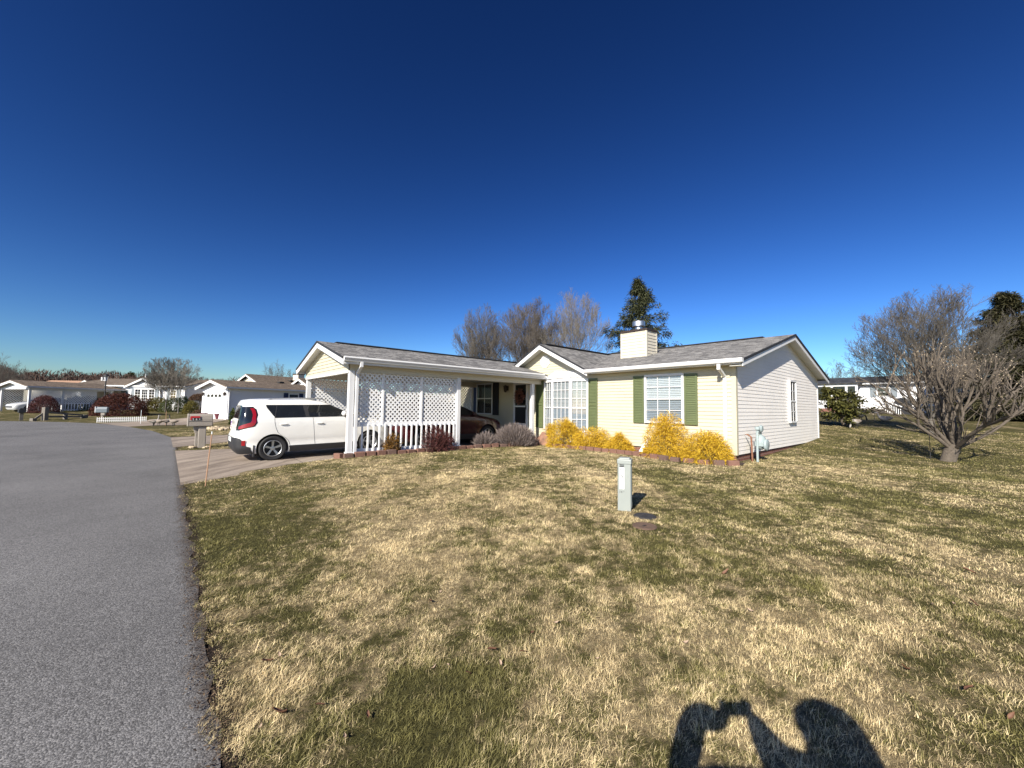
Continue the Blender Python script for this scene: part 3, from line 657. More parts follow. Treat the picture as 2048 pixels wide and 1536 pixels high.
def lattice(x, y0, y1, z0, z1, p=.134, wd=.042):
    b = MB(); sd = 1
    for k, (dirn) in enumerate((1, -1)):
        xo = x+.006*(1 if k else -1)
        c = (y0+z0 if dirn == 1 else y0-z1)
        lo, hi = (y0-z1, y1-z0) if dirn == 1 else (y0+z0, y1+z1)
        c = lo+p*.4
        while c < hi:
            # line y - dirn*z = c  (dirn=1) or y + z = c
            pts = []
            za, zb = z0, z1
            ya, yb = (c+za, c+zb) if dirn == 1 else (c-za, c-zb)
            def clip(z): return z
            y_of = (lambda z: c+z) if dirn == 1 else (lambda z: c-z)
            z_of = (lambda y: y-c) if dirn == 1 else (lambda y: c-y)
            zs_ = sorted([min(max(z_of(y0), z0), z1), min(max(z_of(y1), z0), z1)])
            if zs_[1]-zs_[0] > .02: b.bar((xo, y_of(zs_[0]), zs_[0]), (xo, y_of(zs_[1]), zs_[1]), .006, wd, up=(0, 1 if dirn == 1 else -1, -1 if dirn == 1 else -1))
            c += p
    return b.build('lattice_panel', M['white2'], port)
for (a, c) in ((-7.22, -6.42), (-6.38, -5.21), (-5.17, -3.95)): lattice(-7.0, a, c, 1.02, 2.41)
for (a, c) in ((-7.22, -3.76), (-3.64, -.36)): lattice(-11.3, a, c, .9, 2.41)
for v in (-6.40, -5.19):
    b = MB(); b.box(-7.03, -6.965, v-.027, v+.027, .9, 2.41); b.build('mullion', M['white2'], port)
b = MB(); b.box(-7.02, -6.98, -7.23, -3.94, .91, 1.03); b.build('rail', M['white2'], port)
b = MB(); b.box(-7.02, -6.98, -7.23, -3.94, .2, .31); b.build('rail', M['white2'], port)
for k in range(20):
    v = -7.13+k*.163
    if v < -3.96:
        b = MB(); b.box(-6.978, -6.945, v-.021, v+.021, .17, .96+.01*(k % 2)); b.build('baluster', M['white2'], port)
b = MB(); b.box(-11.32, -11.28, -7.23, -.36, .8, .9); b.build('rail', M['white2'], port)
# ------------------------------------------------------------------ cars
class Car:
    """body stacked from plan outlines; x from tail (0) to nose, y to the left, z up"""
    def __init__(s, zr, xr, zf, xf, zw, wd, n=6.): s.t = (zr, xr, zf, xf, zw, wd); s.n = n
    def dims(s, z):
        zr, xr, zf, xf, zw, wd = s.t
        return np.interp(z, zr, xr), np.interp(z, zf, xf), np.interp(z, zw, wd)
    def S(s, z, th, off=0.):
        a, b, w = s.dims(z); xm, xl = (a+b)/2, (b-a)/2; e = 2/s.n
        c, q = math.cos(th), math.sin(th)
        return (xm+(xl+off)*math.copysign(abs(c)**e, c), (w+off)*math.copysign(abs(q)**e, q), z)
    def th_side(s, x, z, side=-1):
        a, b, w = s.dims(z); xm, xl = (a+b)/2, (b-a)/2
        t = max(-1, min(1, (x-xm)/xl)); c = math.copysign(abs(t)**(s.n/2), t); return side*math.acos(c)
    def th_end(s, y, z, rear=True):
        w = s.dims(z)[2]; t = max(-1, min(1, y/w)); q = math.copysign(abs(t)**(s.n/2), t); a = math.asin(q); return pi-a if rear else a
    def patch(s, mb, rows, kind='side', off=.004, side=-1, nx=10):
        """rows: list of (z, p0, p1) from bottom to top, p along x for sides, y for ends"""
        b = len(mb.v)
        for (z, p0, p1) in rows:
            for i in range(nx+1):
                p = p0+(p1-p0)*i/nx
                th = s.th_side(p, z, side) if kind == 'side' else s.th_end(p, z, kind == 'rear')
                mb.v.append(s.S(z, th, off))
        for k in range(len(rows)-1):
            for i in range(nx): mb.f.append((b+k*(nx+1)+i, b+k*(nx+1)+i+1, b+(k+1)*(nx+1)+i+1, b+(k+1)*(nx+1)+i))
    def rows(s, bot, top, n=6):
        """interpolate rows between (z,p0,p1) pairs given as two or more key rows"""
        keys = [bot]+list(top) if isinstance(top, list) else [bot, top]; out = []
        for a, c in zip(keys, keys[1:]):
            for i in range(n): t = i/n; out.append(tuple(a[j]*(1-t)+c[j]*t for j in range(3)))
        out.append(keys[-1]); return out
    def thpatch(s, mb, rows, off=.006, nx=8):
        b = len(mb.v)
        for (z, t0, t1) in rows:
            for i in range(nx+1): mb.v.append(s.S(z, t0+(t1-t0)*i/nx, off))
        for k in range(len(rows)-1):
            for i in range(nx): mb.f.append((b+k*(nx+1)+i, b+k*(nx+1)+i+1, b+(k+1)*(nx+1)+i+1, b+(k+1)*(nx+1)+i))
    def body(s, paint, par, zs, wheels, wr, nth=88):
        mb = MB()
        for z in zs:
            for i in range(nth): mb.v.append(s.S(z, 2*pi*(i+.5)/nth))
        m = len(zs)
        for k in range(m-1):
            for i in range(nth): j = (i+1) % nth; mb.f.append((k*nth+i, k*nth+j, (k+1)*nth+j, (k+1)*nth+i))
        # domed roof
        a, b_, w = s.dims(zs[-1]); base = (m-1)*nth
        for (kk, dz) in ((.9, .018), (.6, .036), (.25, .045)):
            for i in range(nth):
                p = s.S(zs[-1], 2*pi*(i+.5)/nth); xm = (a+b_)/2; mb.v.append((xm+(p[0]-xm)*(1-(1-kk)*.6), p[1]*kk, zs[-1]+dz))
            nb = len(mb.v)-nth
            for i in range(nth): j = (i+1) % nth; mb.f.append((base+i, base+j, nb+j, nb+i))
            base = nb
        mb.f.append(tuple(base+i for i in range(nth))); mb.f.append(tuple(range(nth))[::-1])
        o = mb.build('body', M[paint], par, smooth=False)
        cut = MB()
        for x, z in wheels: cut.lathe([(wr, -1.2), (wr, 1.2)], (x, 0, z), 40, 'y')
        co = cut.build('wheel_cutter', None, None, shift=(0, 0, 0)); co.parent = par
        import bmesh
        for q in (o, co):
            bm = bmesh.new(); bm.from_mesh(q.data); bmesh.ops.remove_doubles(bm, verts=bm.verts[:], dist=1e-5); bmesh.ops.recalc_face_normals(bm, faces=bm.faces[:]); bm.to_mesh(q.data); bm.free(); q.data.update()
        bo = o.modifiers.new('cut', 'BOOLEAN'); bo.operation = 'DIFFERENCE'; bo.object = co; bo.solver = 'EXACT'
        bpy.context.view_layer.update()
        dg = bpy.context.evaluated_depsgraph_get(); me = bpy.data.meshes.new_from_object(o.evaluated_get(dg))
        o.modifiers.clear(); o.data = me
        bpy.data.objects.remove(co)
        me.polygons.foreach_set('use_smooth', [True]*len(me.polygons))
        try: me.set_sharp_from_angle(angle=R(32))
        except Exception: pass
        for x, z in wheels:
            inn = MB(); inn.lathe([(wr-.003, -.6), (wr-.003, .6)], (x, 0, z), 28, 'y'); inn.build('wheel_well', M['plast'], par, smooth=True)
        return o
def wheel(par, x, y, z, r, rim, out, spokes=5):
    """out: +1 or -1, the side the rim faces"""
    t = MB(); h = .11
    t.lathe([(rim, -h*.8), (rim+.03, -h), (r-.03, -h), (r-.008, -h*.8), (r, -h*.4), (r, h*.4), (r-.008, h*.8), (r-.03, h), (rim+.03, h), (rim, h*.8)], (x, y, z), 36, 'y', cap=False)
    o = t.build('wheel', M['tyre'], par, smooth=True)
    a = MB(); d = out
    a.lathe([(rim, d*h*.95), (rim-.01, d*h), (rim-.02, d*h*.9), (rim-.021, d*h*.6)], (x, y, z), 32, 'y', cap=False)
    for k in range(spokes):
        an = 2*pi*k/spokes+.31
        for (i0, i1, w0, w1) in ((.03, rim-.015, .02, .03),):
            c, q = math.cos(an), math.sin(an); p = lambda rr, ss, yy: (x+rr*c-ss*q, y+d*yy, z+rr*q+ss*c)
            A = [p(i0, -w0, .085), p(i0, w0, .085), p(i1, w1, .098), p(i1, -w1, .098)]; B = [p(i0, -w0, .05), p(i0, w0, .05), p(i1, w1, .06), p(i1, -w1, .06)]
            a.add(A+B, [(0, 1, 2, 3), (7, 6, 5, 4), (0, 4, 5, 1), (1, 5, 6, 2), (2, 6, 7, 3), (3, 7, 4, 0)])
    a.lathe([(.055, d*.08), (.05, d*.1), (.02, d*.103)], (x, y, z), 14, 'y')
    a.build('rim', M['alloy'], o, smooth=False)
    b = MB(); b.lathe([(rim-.002, d*.0), (rim-.002, d*.01)], (x, y, z), 28, 'y'); b.build('brake_disc', M['dark'], o)
    return o
def place_car(root, u, v, z0, pitch):
    """tail centre at house coords (u, v), nose pointing +v"""
    p = HW(u, v, z0); root.location = p; root.rotation_euler = (0, -pitch, pi/2-YAW)
# white boxy hatchback (x up the drive; its right side faces the camera: y negative)
wc = thing('parked_car', 'white boxy hatchback with tall red tail lamps half under the carport', 'car', (0, 0, 0), 'L')
K = Car([.2, .3, .45, .62, .7, .82, 1.08, 1.4, 1.5, 1.58], [.1, .03, .0, .0, .03, .07, .11, .17, .2, .25],
        [.2, .3, .55, .75, .9, 1.0, 1.08, 1.14, 1.3, 1.45, 1.53, 1.58], [4.0, 4.08, 4.14, 4.12, 4.02, 3.7, 3.12, 2.98, 2.68, 2.38, 2.2, 1.9],
        [.2, .3, .36, .45, .52, .58, .7, .88, 1.0, 1.1, 1.25, 1.42, 1.5, 1.55, 1.58], [.84, .875, .885, .875, .88, .892, .898, .9, .892, .872, .815, .74, .70, .665, .62], 8.5)
wz = .315
zs = [.2, .25, .3, .36, .42, .48, .53, .58, .64, .7, .78, .86, .92, .97, 1.0, 1.03, 1.06, 1.08, 1.1, 1.14, 1.2, 1.26, 1.32, 1.38, 1.44, 1.5, 1.53, 1.56, 1.58]
K.body('pwhite', wc, zs, [(.84, wz), (3.41, wz)], .375)
for x in (.84, 3.41):
    for y, d in ((-.785, -1), (.785, 1)): wheel(wc, x, y, wz, .325, .215, d)
for sd in (-1, 1):
    b = MB(); K.patch(b, K.rows((1.11, .89, 2.92), [(1.2, .82, 2.8), (1.3, .755, 2.62), (1.38, .70, 2.46), (1.455, .68, 2.3)], 4), 'side', .005, sd, 24)
    b.build('side_glass', M['carglass'], wc, smooth=True)
    b = MB()
    for x0, x1, xa, xb in ((1.62, 1.72, 1.56, 1.66), (.865, .885, .93, .95)): b = MB(); K.patch(b, K.rows((1.115, x0, x1), (1.45, xa, xb), 5), 'side', .009, sd, 2); b.build('window_pillar', M['plast'], wc, smooth=True)
    b = MB(); K.patch(b, [(.2, 1.24, 3.02), (.27, 1.24, 3.02), (.33, 1.225, 3.03), (.365, 1.22, 3.04)], 'side', .008, sd, 14); b.build('sill', M['plast'], wc, smooth=True)
    b = MB()
    sm_ = [(1.105, .87), (.98, .875), (.85, .9), (.72, .95), (.65, 1.03), (.59, 1.12), (.5, 1.2), (.37, 1.24)]
    K.patch(b, [(z, x-.005, x+.005) for z, x in sm_[::-1]], 'side', .003, sd, 1); b.build('door_seam', M['slots'], wc)
    for xx in ((1.80, 1.86), (2.93, 2.98)): b = MB(); K.patch(b, K.rows((.37, xx[1]-.004, xx[1]+.004), (1.105, xx[0]-.004, xx[0]+.004), 6), 'side', .003, sd, 1); b.build('door_seam', M['slots'], wc)
    for hx in (1.08, 1.98):
        b = MB(); yy = abs(K.S(.94, K.th_side(hx, .94, sd))[1])
        b.ball((hx, sd*(yy+.018), .94), (.105, .02, .02), 12, 8); b.build('door_handle', M['pwhite'], wc, smooth=True)
    b = MB(); yy = abs(K.S(1.2, K.th_side(2.6, 1.2, sd))[1]); b.ball((2.62, sd*(yy+.12), 1.2), (.07, .11, .075), 12, 8); b.bar((2.64, sd*(yy-.02), 1.14), (2.64, sd*(yy+.08), 1.17), .04, .03)
    b.build('wing_mirror', M['pwhite'], wc, smooth=True)
    b = MB(); b.tube([(.75, sd*.585, 1.575), (.85, sd*.59, 1.625), (1.5, sd*.585, 1.645), (2.1, sd*.575, 1.62), (2.2, sd*.57, 1.585)], .018, 6); b.build('roof_rail', M['alloy'], wc, smooth=True)
    # tail lamp: tall boomerang round the corner, set in a black surround
    yx = lambda z, k, c: (K.th_end(sd*c, z) if k == 'y' else K.th_side(c, z, sd)) % (2*pi)
    def cp(key, off, m, nm):
        b = MB(); K.thpatch(b, K.rows(*[(kr[0], (z_ := kr[0]) and yx(z_, *kr[1]), yx(kr[0], *kr[2])) for kr in key[:1]], [(kr[0], yx(kr[0], *kr[1]), yx(kr[0], *kr[2])) for kr in key[1:]], 4), off, 10); return b.build(nm, M[m], wc, smooth=True)
    Y_, X_ = 'y', 'x'
    cp([(.80, (Y_, .5), (Y_, .74)), (.9, (Y_, .5), (X_, .43)), (1.0, (Y_, .5), (X_, .49)), (1.2, (Y_, .5), (X_, .50)), (1.34, (Y_, .47), (X_, .47)), (1.41, (Y_, .44), (X_, .40))], .005, 'carglass', 'lamp_surround')
    cp([(.84, (Y_, .70), (Y_, .77)), (.90, (Y_, .70), (X_, .38)), (.94, (Y_, .78), (X_, .43)), (1.0, (X_, .34), (X_, .46)), (1.06, (X_, .375), (X_, .465)), (1.2, (X_, .395), (X_, .47)), (1.3, (X_, .375), (X_, .455)), (1.37, (X_, .34), (X_, .42))], .014, 'taillight', 'tail_lamp')
    b = MB(); K.thpatch(b, K.rows((.42, yx(.42, 'x', .17), yx(.42, 'x', .245)), (.55, yx(.55, 'x', .17), yx(.55, 'x', .25)), 3), .014, 4); b.build('reflector', M['taillight'], wc, smooth=True)
b = MB(); K.patch(b, K.rows((1.1, -.66, .66), [(1.3, -.62, .62), (1.44, -.52, .52)], 4), 'rear', .009, 1, 12); b.build('rear_glass', M['carglass'], wc, smooth=True)
b = MB(); K.patch(b, K.rows((.86, -.5, .5), [(.9, -.56, .56), (1.04, -.58, .58), (1.08, -.54, .54)], 3), 'rear', .02, 1, 12); b.build('tailgate', M['pwhite'], wc, smooth=True)
b = MB(); b.lathe([(.05, -.005), (.05, .0)], (.05, 0, 1.0), 16, 'x'); b.build('badge', M['plast'], wc)
b = MB(); K.patch(b, K.rows((.5, -.26, .26), (.62, -.26, .26), 2), 'rear', .012, 1, 4); b.build('licence_plate', M['label'], wc)
b = MB(); K.thpatch(b, [(.2, R(180-62), R(180+62)), (.3, R(180-62), R(180+62)), (.37, R(180-62), R(180+62)), (.4, R(180-55), R(180+55)), (.5, R(180-50), R(180+50)), (.6, R(180-40), R(180+40)), (.63, R(180-25), R(180+25))], .007, 40); b.build('rear_bumper', M['plast'], wc, smooth=True)
b = MB(); b.bar((.17, 0, 1.13), (.2, .4, 1.2), .02, .02); b.build('rear_wiper', M['plast'], wc)
for y in (-.79, .79):
    b = MB(); b.box(.4, .43, y-.09, y+.09, .13, .42); b.build('mud_flap', M['plast'], wc)
for sd in (-1, 1):
    b = MB(); K.thpatch(b, K.rows((.7, sd*R(14), sd*R(34)), (.88, sd*R(16), sd*R(40)), 3), .01, 8); b.build('headlight', M['carglass'], wc, smooth=True)
place_car(wc, 9.0, -9.70, .0, .018)
# maroon crossover, nose towards the house
mc = thing('parked_car', 'dark maroon crossover parked nose in beneath the carport by the porch window', 'car', (0, 0, 0), 'L')
Q = Car([.22, .4, .6, .8, 1.05, 1.4, 1.55, 1.66], [.08, 0, 0, .04, .12, .4, .6, .9],
        [.22, .35, .6, .8, .95, 1.04, 1.1, 1.25, 1.4, 1.52, 1.62, 1.66], [4.5, 4.58, 4.6, 4.55, 4.35, 3.85, 3.5, 3.2, 2.85, 2.5, 2.1, 1.9],
        [.22, .3, .45, .6, .75, .95, 1.05, 1.2, 1.45, 1.6, 1.66], [.86, .9, .915, .905, .92, .93, .91, .84, .73, .66, .6], 6.)
zs = [.22, .3, .38, .46, .54, .62, .7, .78, .86, .92, .97, 1.01, 1.04, 1.07, 1.1, 1.16, 1.22, 1.3, 1.38, 1.46, 1.54, 1.6, 1.64, 1.66]
Q.body('pmaroon', mc, zs, [(.95, .35), (3.7, .35)], .42)
for x in (.95, 3.7):
    for y, d in ((-.8, -1), (.8, 1)): wheel(mc, x, y, .35, .355, .24, d, 7)
for sd in (-1, 1):
    b = MB(); Q.patch(b, Q.rows((1.11, .7, 3.2), [(1.25, .75, 3.0), (1.4, .9, 2.66), (1.54, 1.2, 2.3)], 4), 'side', .005, sd, 20); b.build('side_glass', M['carglass'], mc, smooth=True)
    b = MB(); Q.patch(b, [(.22, 1.4, 3.25), (.34, 1.38, 3.27), (.42, 1.36, 3.28)], 'side', .01, sd, 10); b.build('sill', M['alloy'] if False else M['plast'], mc, smooth=True)
    b = MB(); yy = .86; b.ball((3.02, sd*(yy+.08), 1.16), (.08, .1, .07), 12, 8); b.build('wing_mirror', M['pmaroon'], mc, smooth=True)
    b = MB()
    for xx in (2.15, 3.15): Q.patch(b, Q.rows((.43, xx-.004, xx+.004), (1.1, xx-.004, xx+.004), 4), 'side', .003, sd, 1)
    b.build('door_seam', M['dark'], mc)
    b = MB(); Q.thpatch(b, Q.rows((.78, sd*R(18), sd*R(52)), (.92, sd*R(22), sd*R(60)), 3), .008, 8); b.build('headlight', M['glass'], mc, smooth=True)
    b = MB(); b.ball((2.3, sd*.935, .93), (.1, .02, .02), 10, 6); b.build('door_handle', M['pmaroon'], mc, smooth=True)
b = MB(); Q.patch(b, Q.rows((.45, -.5, .5), (.75, -.55, .55), 2), 'front', .008, 1, 8); b.build('grille', M['plast'], mc, smooth=True)
place_car(mc, 9.25, -5.28, .06, 0)
# ------------------------------------------------------------------ ground, road, drives
def grid_axis(neg, pos, fine, n):
    t = np.linspace(-1, 1, n); return None
def make_ground():
    a = np.concatenate([-np.geomspace(900, 26, 26), np.arange(-25, 30.01, .4), np.geomspace(31, 900, 26)])
    b = np.concatenate([np.array([-60, -30, -15]), np.arange(-8, 50.01, .4), np.geomspace(51, 1500, 30)])
    Xg, Yg = np.meshgrid(a, b); u, v = uvof(Xg, Yg)
    Z = G(Xg, Yg)
    inroad = road_mask(Xg, Yg); Z = Z-.05*inroad
    ind = drive_mask(u, v); Z = Z-.07*ind
    V = np.stack([Xg, Yg, Z], -1).reshape(-1, 3); w = len(a); h = len(b)
    i = np.arange(h-1)[:, None]*w+np.arange(w-1)[None]
    F = np.stack([i, i+1, i+w+1, i+w], -1).reshape(-1, 4)
    o = np_mesh('lawn', V, F, M['ground'], smooth=True); o['kind'] = 'structure'
EDGE = [(-40, -10.72), (18, -10.8), (24, -11.6), (30, -13.0), (35, -14.7), (38.4, -16.8), (41.6, -20.1), (43.5, -26), (44, -70)]
FAR = [(-40, -19.5), (22, -19.8), (30, -22), (35, -28), (36.5, -70)]
def edge_v(u): return np.interp(u, [p[0] for p in EDGE[:7]], [p[1] for p in EDGE[:7]])
def road_mask(x, y):
    u, v = uvof(x, y)
    return ((v < edge_v(u)-.25) & (u < 41.2) & (v > -60)).astype(float)
def drive_poly_in(u, v, poly):
    c = np.zeros_like(u, bool); n = len(poly); j = n-1
    for i in range(n):
        (a, b), (p, q) = poly[i], poly[j]
        c ^= ((b > v) != (q > v)) & (u < (p-a)*(v-b)/(q-b+1e-12)+a); j = i
    return c
DRV = [(5.5, -10.75), (6.6, -8.9), (6.95, -7.45), (6.95, 0.05), (11.4, 0.05), (11.4, -7.4), (11.9, -9.2), (12.2, -10.78)]
DRVg = [(6.2, -10.75), (6.95, -8.9), (7.3, -7.6), (7.35, 0.3), (11.1, .3), (11.1, -7.4), (11.5, -9.2), (11.8, -10.9)]
def drive_mask(u, v): return drive_poly_in(u, v, DRVg).astype(float)
def sheet(name, poly_uv, step, m, lift, zfn=None):
    """a sheet following the land, cut to an outline given in house u,v"""
    import bmesh
    bm = bmesh.new()
    vs = [bm.verts.new((p[0], p[1], 0)) for p in poly_uv]; f = bm.faces.new(vs)
    us = [p[0] for p in poly_uv]; ws = [p[1] for p in poly_uv]
    for k in range(2):
        lo, hi = (min(us), max(us)) if k == 0 else (min(ws), max(ws))
        t = lo+step
        while t < hi:
            no = (1, 0, 0) if k == 0 else (0, 1, 0); co = (t, 0, 0) if k == 0 else (0, t, 0)
            bmesh.ops.bisect_plane(bm, geom=bm.verts[:]+bm.edges[:]+bm.faces[:], plane_co=co, plane_no=no); t += step
    for v in bm.verts:
        p = HW(v.co.x, v.co.y); z = zfn(v.co.x, v.co.y) if zfn else GZ(p)
        v.co = (p[0], p[1], z+lift)
    bmesh.ops.recalc_face_normals(bm, faces=bm.faces[:])
    me = bpy.data.meshes.new(name); bm.to_mesh(me); bm.free()
    o = mesh_obj(name, me, m); o['kind'] = 'structure'; return o
make_ground()
def wig(poly, amp, st, seg):
    out = []; q = random.Random(5)
    for (a, b) in zip(poly, poly[1:]):
        L_ = math.dist(a, b); n = max(1, int(L_/st)) if L_ < seg else 1
        for i in range(n): t = i/n; out.append((a[0]*(1-t)+b[0]*t, a[1]*(1-t)+b[1]*t+(q.uniform(-amp, amp) if n > 1 else 0)))
    return out+[poly[-1]]
edge_pts = wig([(-12, -10.72), (0, -10.72), (6, -10.7), (12, -10.74), (18, -10.8)], .035, .22, 30)
sheet('road', [(-40, -10.72)]+edge_pts+EDGE[2:]+FAR[::-1], 6., M['asphalt'], .0, lambda u, v: .004+min(.0, 0))
def dz(u, v): return float(np.interp(v, [-10.8, -9, -7.2, -6, 1], [.009, .012, .03, .05, .06]))
sheet('driveway', DRV, 1.2, M['concrete'], 0, dz)
sheet('neighbour_driveway', [(13.4, -10.82), (14.2, -9.8), (15.2, -8.5), (15.4, -1), (19.2, -1), (18.9, -8.4), (18.6, -10.0), (18.4, -10.88)], 1.5, M['concrete'], .012)
def gline(name, pts, m, lift=.01, w=.02):
    b = MB()
    for p, q in zip(pts, pts[1:]):
        d = q-p; d[2] = 0; d = d/np.linalg.norm(d); sd = np.array([-d[1], d[0], 0])*w
        b.poly([p+sd+[0, 0, lift], p-sd+[0, 0, lift], q-sd+[0, 0, lift], q+sd+[0, 0, lift]])
    o = b.build(name, m); o['kind'] = 'structure'; return o
for a, c in (((-40, 895), (330, 882)), ((-40, 874), (206, 864)), ((-40, 877), (80, 871))):
    p, q = gpt(*a), gpt(*c); p[2] = q[2] = .004; gline('road_seam', [p, q], M['tar'], .004, .014)
for a, c in (((600, 929), (640, 926)),):
    pass
p, q = HW(6.75, -8.35, dz(0, -8.35)), HW(11.7, -8.35, dz(0, -8.35)); gline('drive_joint', [p, q], M['tar'], .004, .008)
# ------------------------------------------------------------------ grass
def lawn_ok(x, y):
    u, v = uvof(x, y)
    ok = v > edge_v(u)+.03+.06*np.sin(u*9.1)*np.sin(u*3.7+1)
    ok &= ~drive_poly_in(u, v, [(5.6, -11), (6.62, -8.9), (6.97, -7.5), (6.97, 1), (11.5, 1), (11.5, -7.4), (11.9, -9.2), (12.2, -11)])
    ok &= ~drive_poly_in(u, v, [(13.4, -11), (14.2, -9.8), (15.2, -8.5), (15.4, -1), (19.2, -1), (18.9, -8.4), (18.6, -10.0), (18.4, -11)])
    ok &= ~((u > -.06) & (u < 14) & (v > -.06) & (v < 8.6))
    ok &= ~drive_poly_in(u, v, BED1) & ~drive_poly_in(u, v, BED2)
    ok &= ~((np.hypot(x-1.67, y-4.99) < .17) | (np.hypot(x-1.55, y-4.55) < .17))
    return ok
BED1 = [(7.0, -7.75), (6.62, -7.7), (6.5, -6.2), (6.52, -3.6), (6.3, -2.0), (5.9, -1.05), (6.8, -.2), (7.0, 0)]
BED2 = [(6.2, -.05), (5.55, -1.05), (4.6, -.95), (3.2, -.85), (2.1, -.95), (1.2, -1.15), (.2, -1.0), (-.32, -.55), (-.2, 0)]
def scatter(r0, r1, dens, ang=math.radians(60), dz=0):
    A = ang*(r1*r1-r0*r0); n = int(A*dens); r = np.sqrt(nrg.uniform(r0*r0, r1*r1, n)); a = nrg.uniform(-ang, ang, n)
    x, y = r*np.sin(a), r*np.cos(a); k = lawn_ok(x, y); return x[k], y[k]
_tab = np.random.default_rng(3).uniform(0, 1, (256, 256))
def vnoise(x, y, sc):
    x, y = np.asarray(x)*sc+500, np.asarray(y)*sc+500; i, j = np.floor(x).astype(int), np.floor(y).astype(int); fx, fy = x-i, y-j
    fx, fy = fx*fx*(3-2*fx), fy*fy*(3-2*fy); t = lambda a, b: _tab[a % 256, b % 256]
    return (t(i, j)*(1-fx)+t(i+1, j)*fx)*(1-fy)+(t(i, j+1)*(1-fx)+t(i+1, j+1)*fx)*fy
def blades(x, y, ln, wd, lean, hk=1.):
    n = len(x); z = G(x, y); cl = .45*vnoise(x, y, 6.)+.55*vnoise(x, y, 26.)
    ln = ln*(.35+1.0*cl); lean = lean+.5*(vnoise(x, y, 3.)-.5)
    az = nrg.uniform(0, 2*pi, n); le = np.abs(nrg.normal(lean, .3, n)); L_ = ln*nrg.uniform(.55, 1.35, n)
    d = np.stack([np.cos(az), np.sin(az), np.zeros(n)], -1); up = np.array([0, 0, 1.])
    d[:, 0] += .3+.5*(vnoise(x, y, 1.7)-.5); d[:, 1] += .2+.8*(vnoise(y, x, 1.7)-.5)
    p0 = np.stack([x, y, z-.006], -1); p1 = p0+L_[:, None]*.5*(up*np.cos(le*.6)[:, None]+d*np.sin(le*.6)[:, None]); p2 = p1+L_[:, None]*.5*(up*np.cos(le*1.5)[:, None]+d*np.sin(le*1.5)[:, None])
    P = np.stack([p0, p1, p2], 1); W = wd*nrg.uniform(.7, 1.3, n)[:, None]*np.array([[1., .8, .12]])
    S = unit(np.cross(d, up)+nrg.normal(0, .4, (n, 3)))
    V, F, T = ribbons(P, W, S, nrg.uniform(0, 1, n)); return V, F, T, np.repeat(np.clip(.5*nrg.beta(1., 1., n)+1.3*(cl-.5)+.3, 0, 1), 6)
parts = []
DENS = 1.0
for (r0, r1, de, ln, wd, le) in ((1.15, 2.6, 20000, .036, .0021, .85), (2.6, 4.5, 14000, .034, .0027, .85), (4.5, 8, 7000, .032, .004, .8), (8, 14, 2600, .033, .0062, .8), (14, 30, 700, .035, .009, .8)):
    x, y = scatter(r0, r1, de*DENS); parts.append(blades(x, y, ln, wd, le))
# taller tufts of green
x, y = scatter(1.2, 6, 9); cx = np.repeat(x, 26)+nrg.normal(0, .03, len(x)*26); cyy = np.repeat(y, 26)+nrg.normal(0, .03, len(x)*26)
kk = lawn_ok(cx, cyy); parts.append(blades(cx[kk], cyy[kk], .055, .0028, .6))
o0 = 0; Vs, Fs, T1, T2 = [], [], [], []
for V, F, T, T_ in parts: Vs.append(V); Fs.append(F+o0); T1.append(T); T2.append(T_); o0 += len(V)
go = np_mesh('grass', np.concatenate(Vs), np.concatenate(Fs), M['blade'], attrs={'tone': np.concatenate(T1), 'tone2': np.concatenate(T2)})
tag(go, 'patchy winter lawn, straw coloured with green tufts, in front of the yellow house', 'grass', kind='stuff')
# scraps of leaf and twig along the asphalt edge
n = 5200; u = np.concatenate([nrg.uniform(-3, 6, 4200), nrg.uniform(6, 19, 1000)]); v = -10.73+nrg.normal(-.02, .045, n)
k = ~((u > 5.4) & (u < 12.3)) | (v < -10.8); u, v = u[k], v[k]; n = len(u)
cen = np.stack([X0-u*cy+v*sy, Y0+u*sy+v*cy, .012+nrg.uniform(0, .012, n)], -1)
dr = unit(np.stack([nrg.normal(size=n), nrg.normal(size=n), nrg.normal(0, .25, n)], -1)); ln = nrg.uniform(.003, .010, n)[:, None]
P = np.stack([cen-dr*ln, cen, cen+dr*ln], 1); W = np.stack([ln[:, 0]*.4, ln[:, 0]*nrg.uniform(.4, 1.2, n), ln[:, 0]*.2], -1)
V, F, T = ribbons(P, W, unit(np.cross(dr, [0, 0, 1])), nrg.uniform(0, 1, n)**2)
M['litter'] = leafmat('leaf_litter', (.03, .018, .012, 1), (.22, .155, .095, 1), .1)
tag(np_mesh('leaf_litter', V, F, M['litter'], attrs={'tone': T}), 'brown leaf scraps and grit along the edge of the asphalt', 'leaf litter', kind='stuff')
# fallen leaves one by one
M['leafdry'] = mat('dry_leaf', (.15, .07, .038, 1), .7, .35, 30.); M['leafpale'] = mat('pale_leaf', (.36, .26, .185, 1), .7, .3, 30.)
def leafmesh(nm, m, sd):
    q = random.Random(sd); V, F = [], []; nx, ny = 5, 3
    for i in range(nx):
        for j in range(ny):
            t = i/(nx-1); w_ = .5*math.sin(pi*min(.98, max(.03, t)))**.8*.028; s_ = (j-1)
            V.append(((t-.5)*.075, s_*w_, .012+.02*(t-.5)**2*10*.1+abs(s_)*.012+q.uniform(-.003, .003)+.014*math.sin(t*3+sd)))
    for i in range(nx-1):
        for j in range(ny-1): F.append((i*ny+j, (i+1)*ny+j, (i+1)*ny+j+1, i*ny+j+1))
    me = bpy.data.meshes.new(nm); me.from_pydata(V, [], F); me.materials.append(m); 
    me.polygons.foreach_set('use_smooth', [True]*len(F)); return me
lms = [leafmesh('fallen_leaf', M['leafdry'], 1), leafmesh('fallen_leaf', M['leafdry'], 2), leafmesh('fallen_leaf', M['leafpale'], 3)]
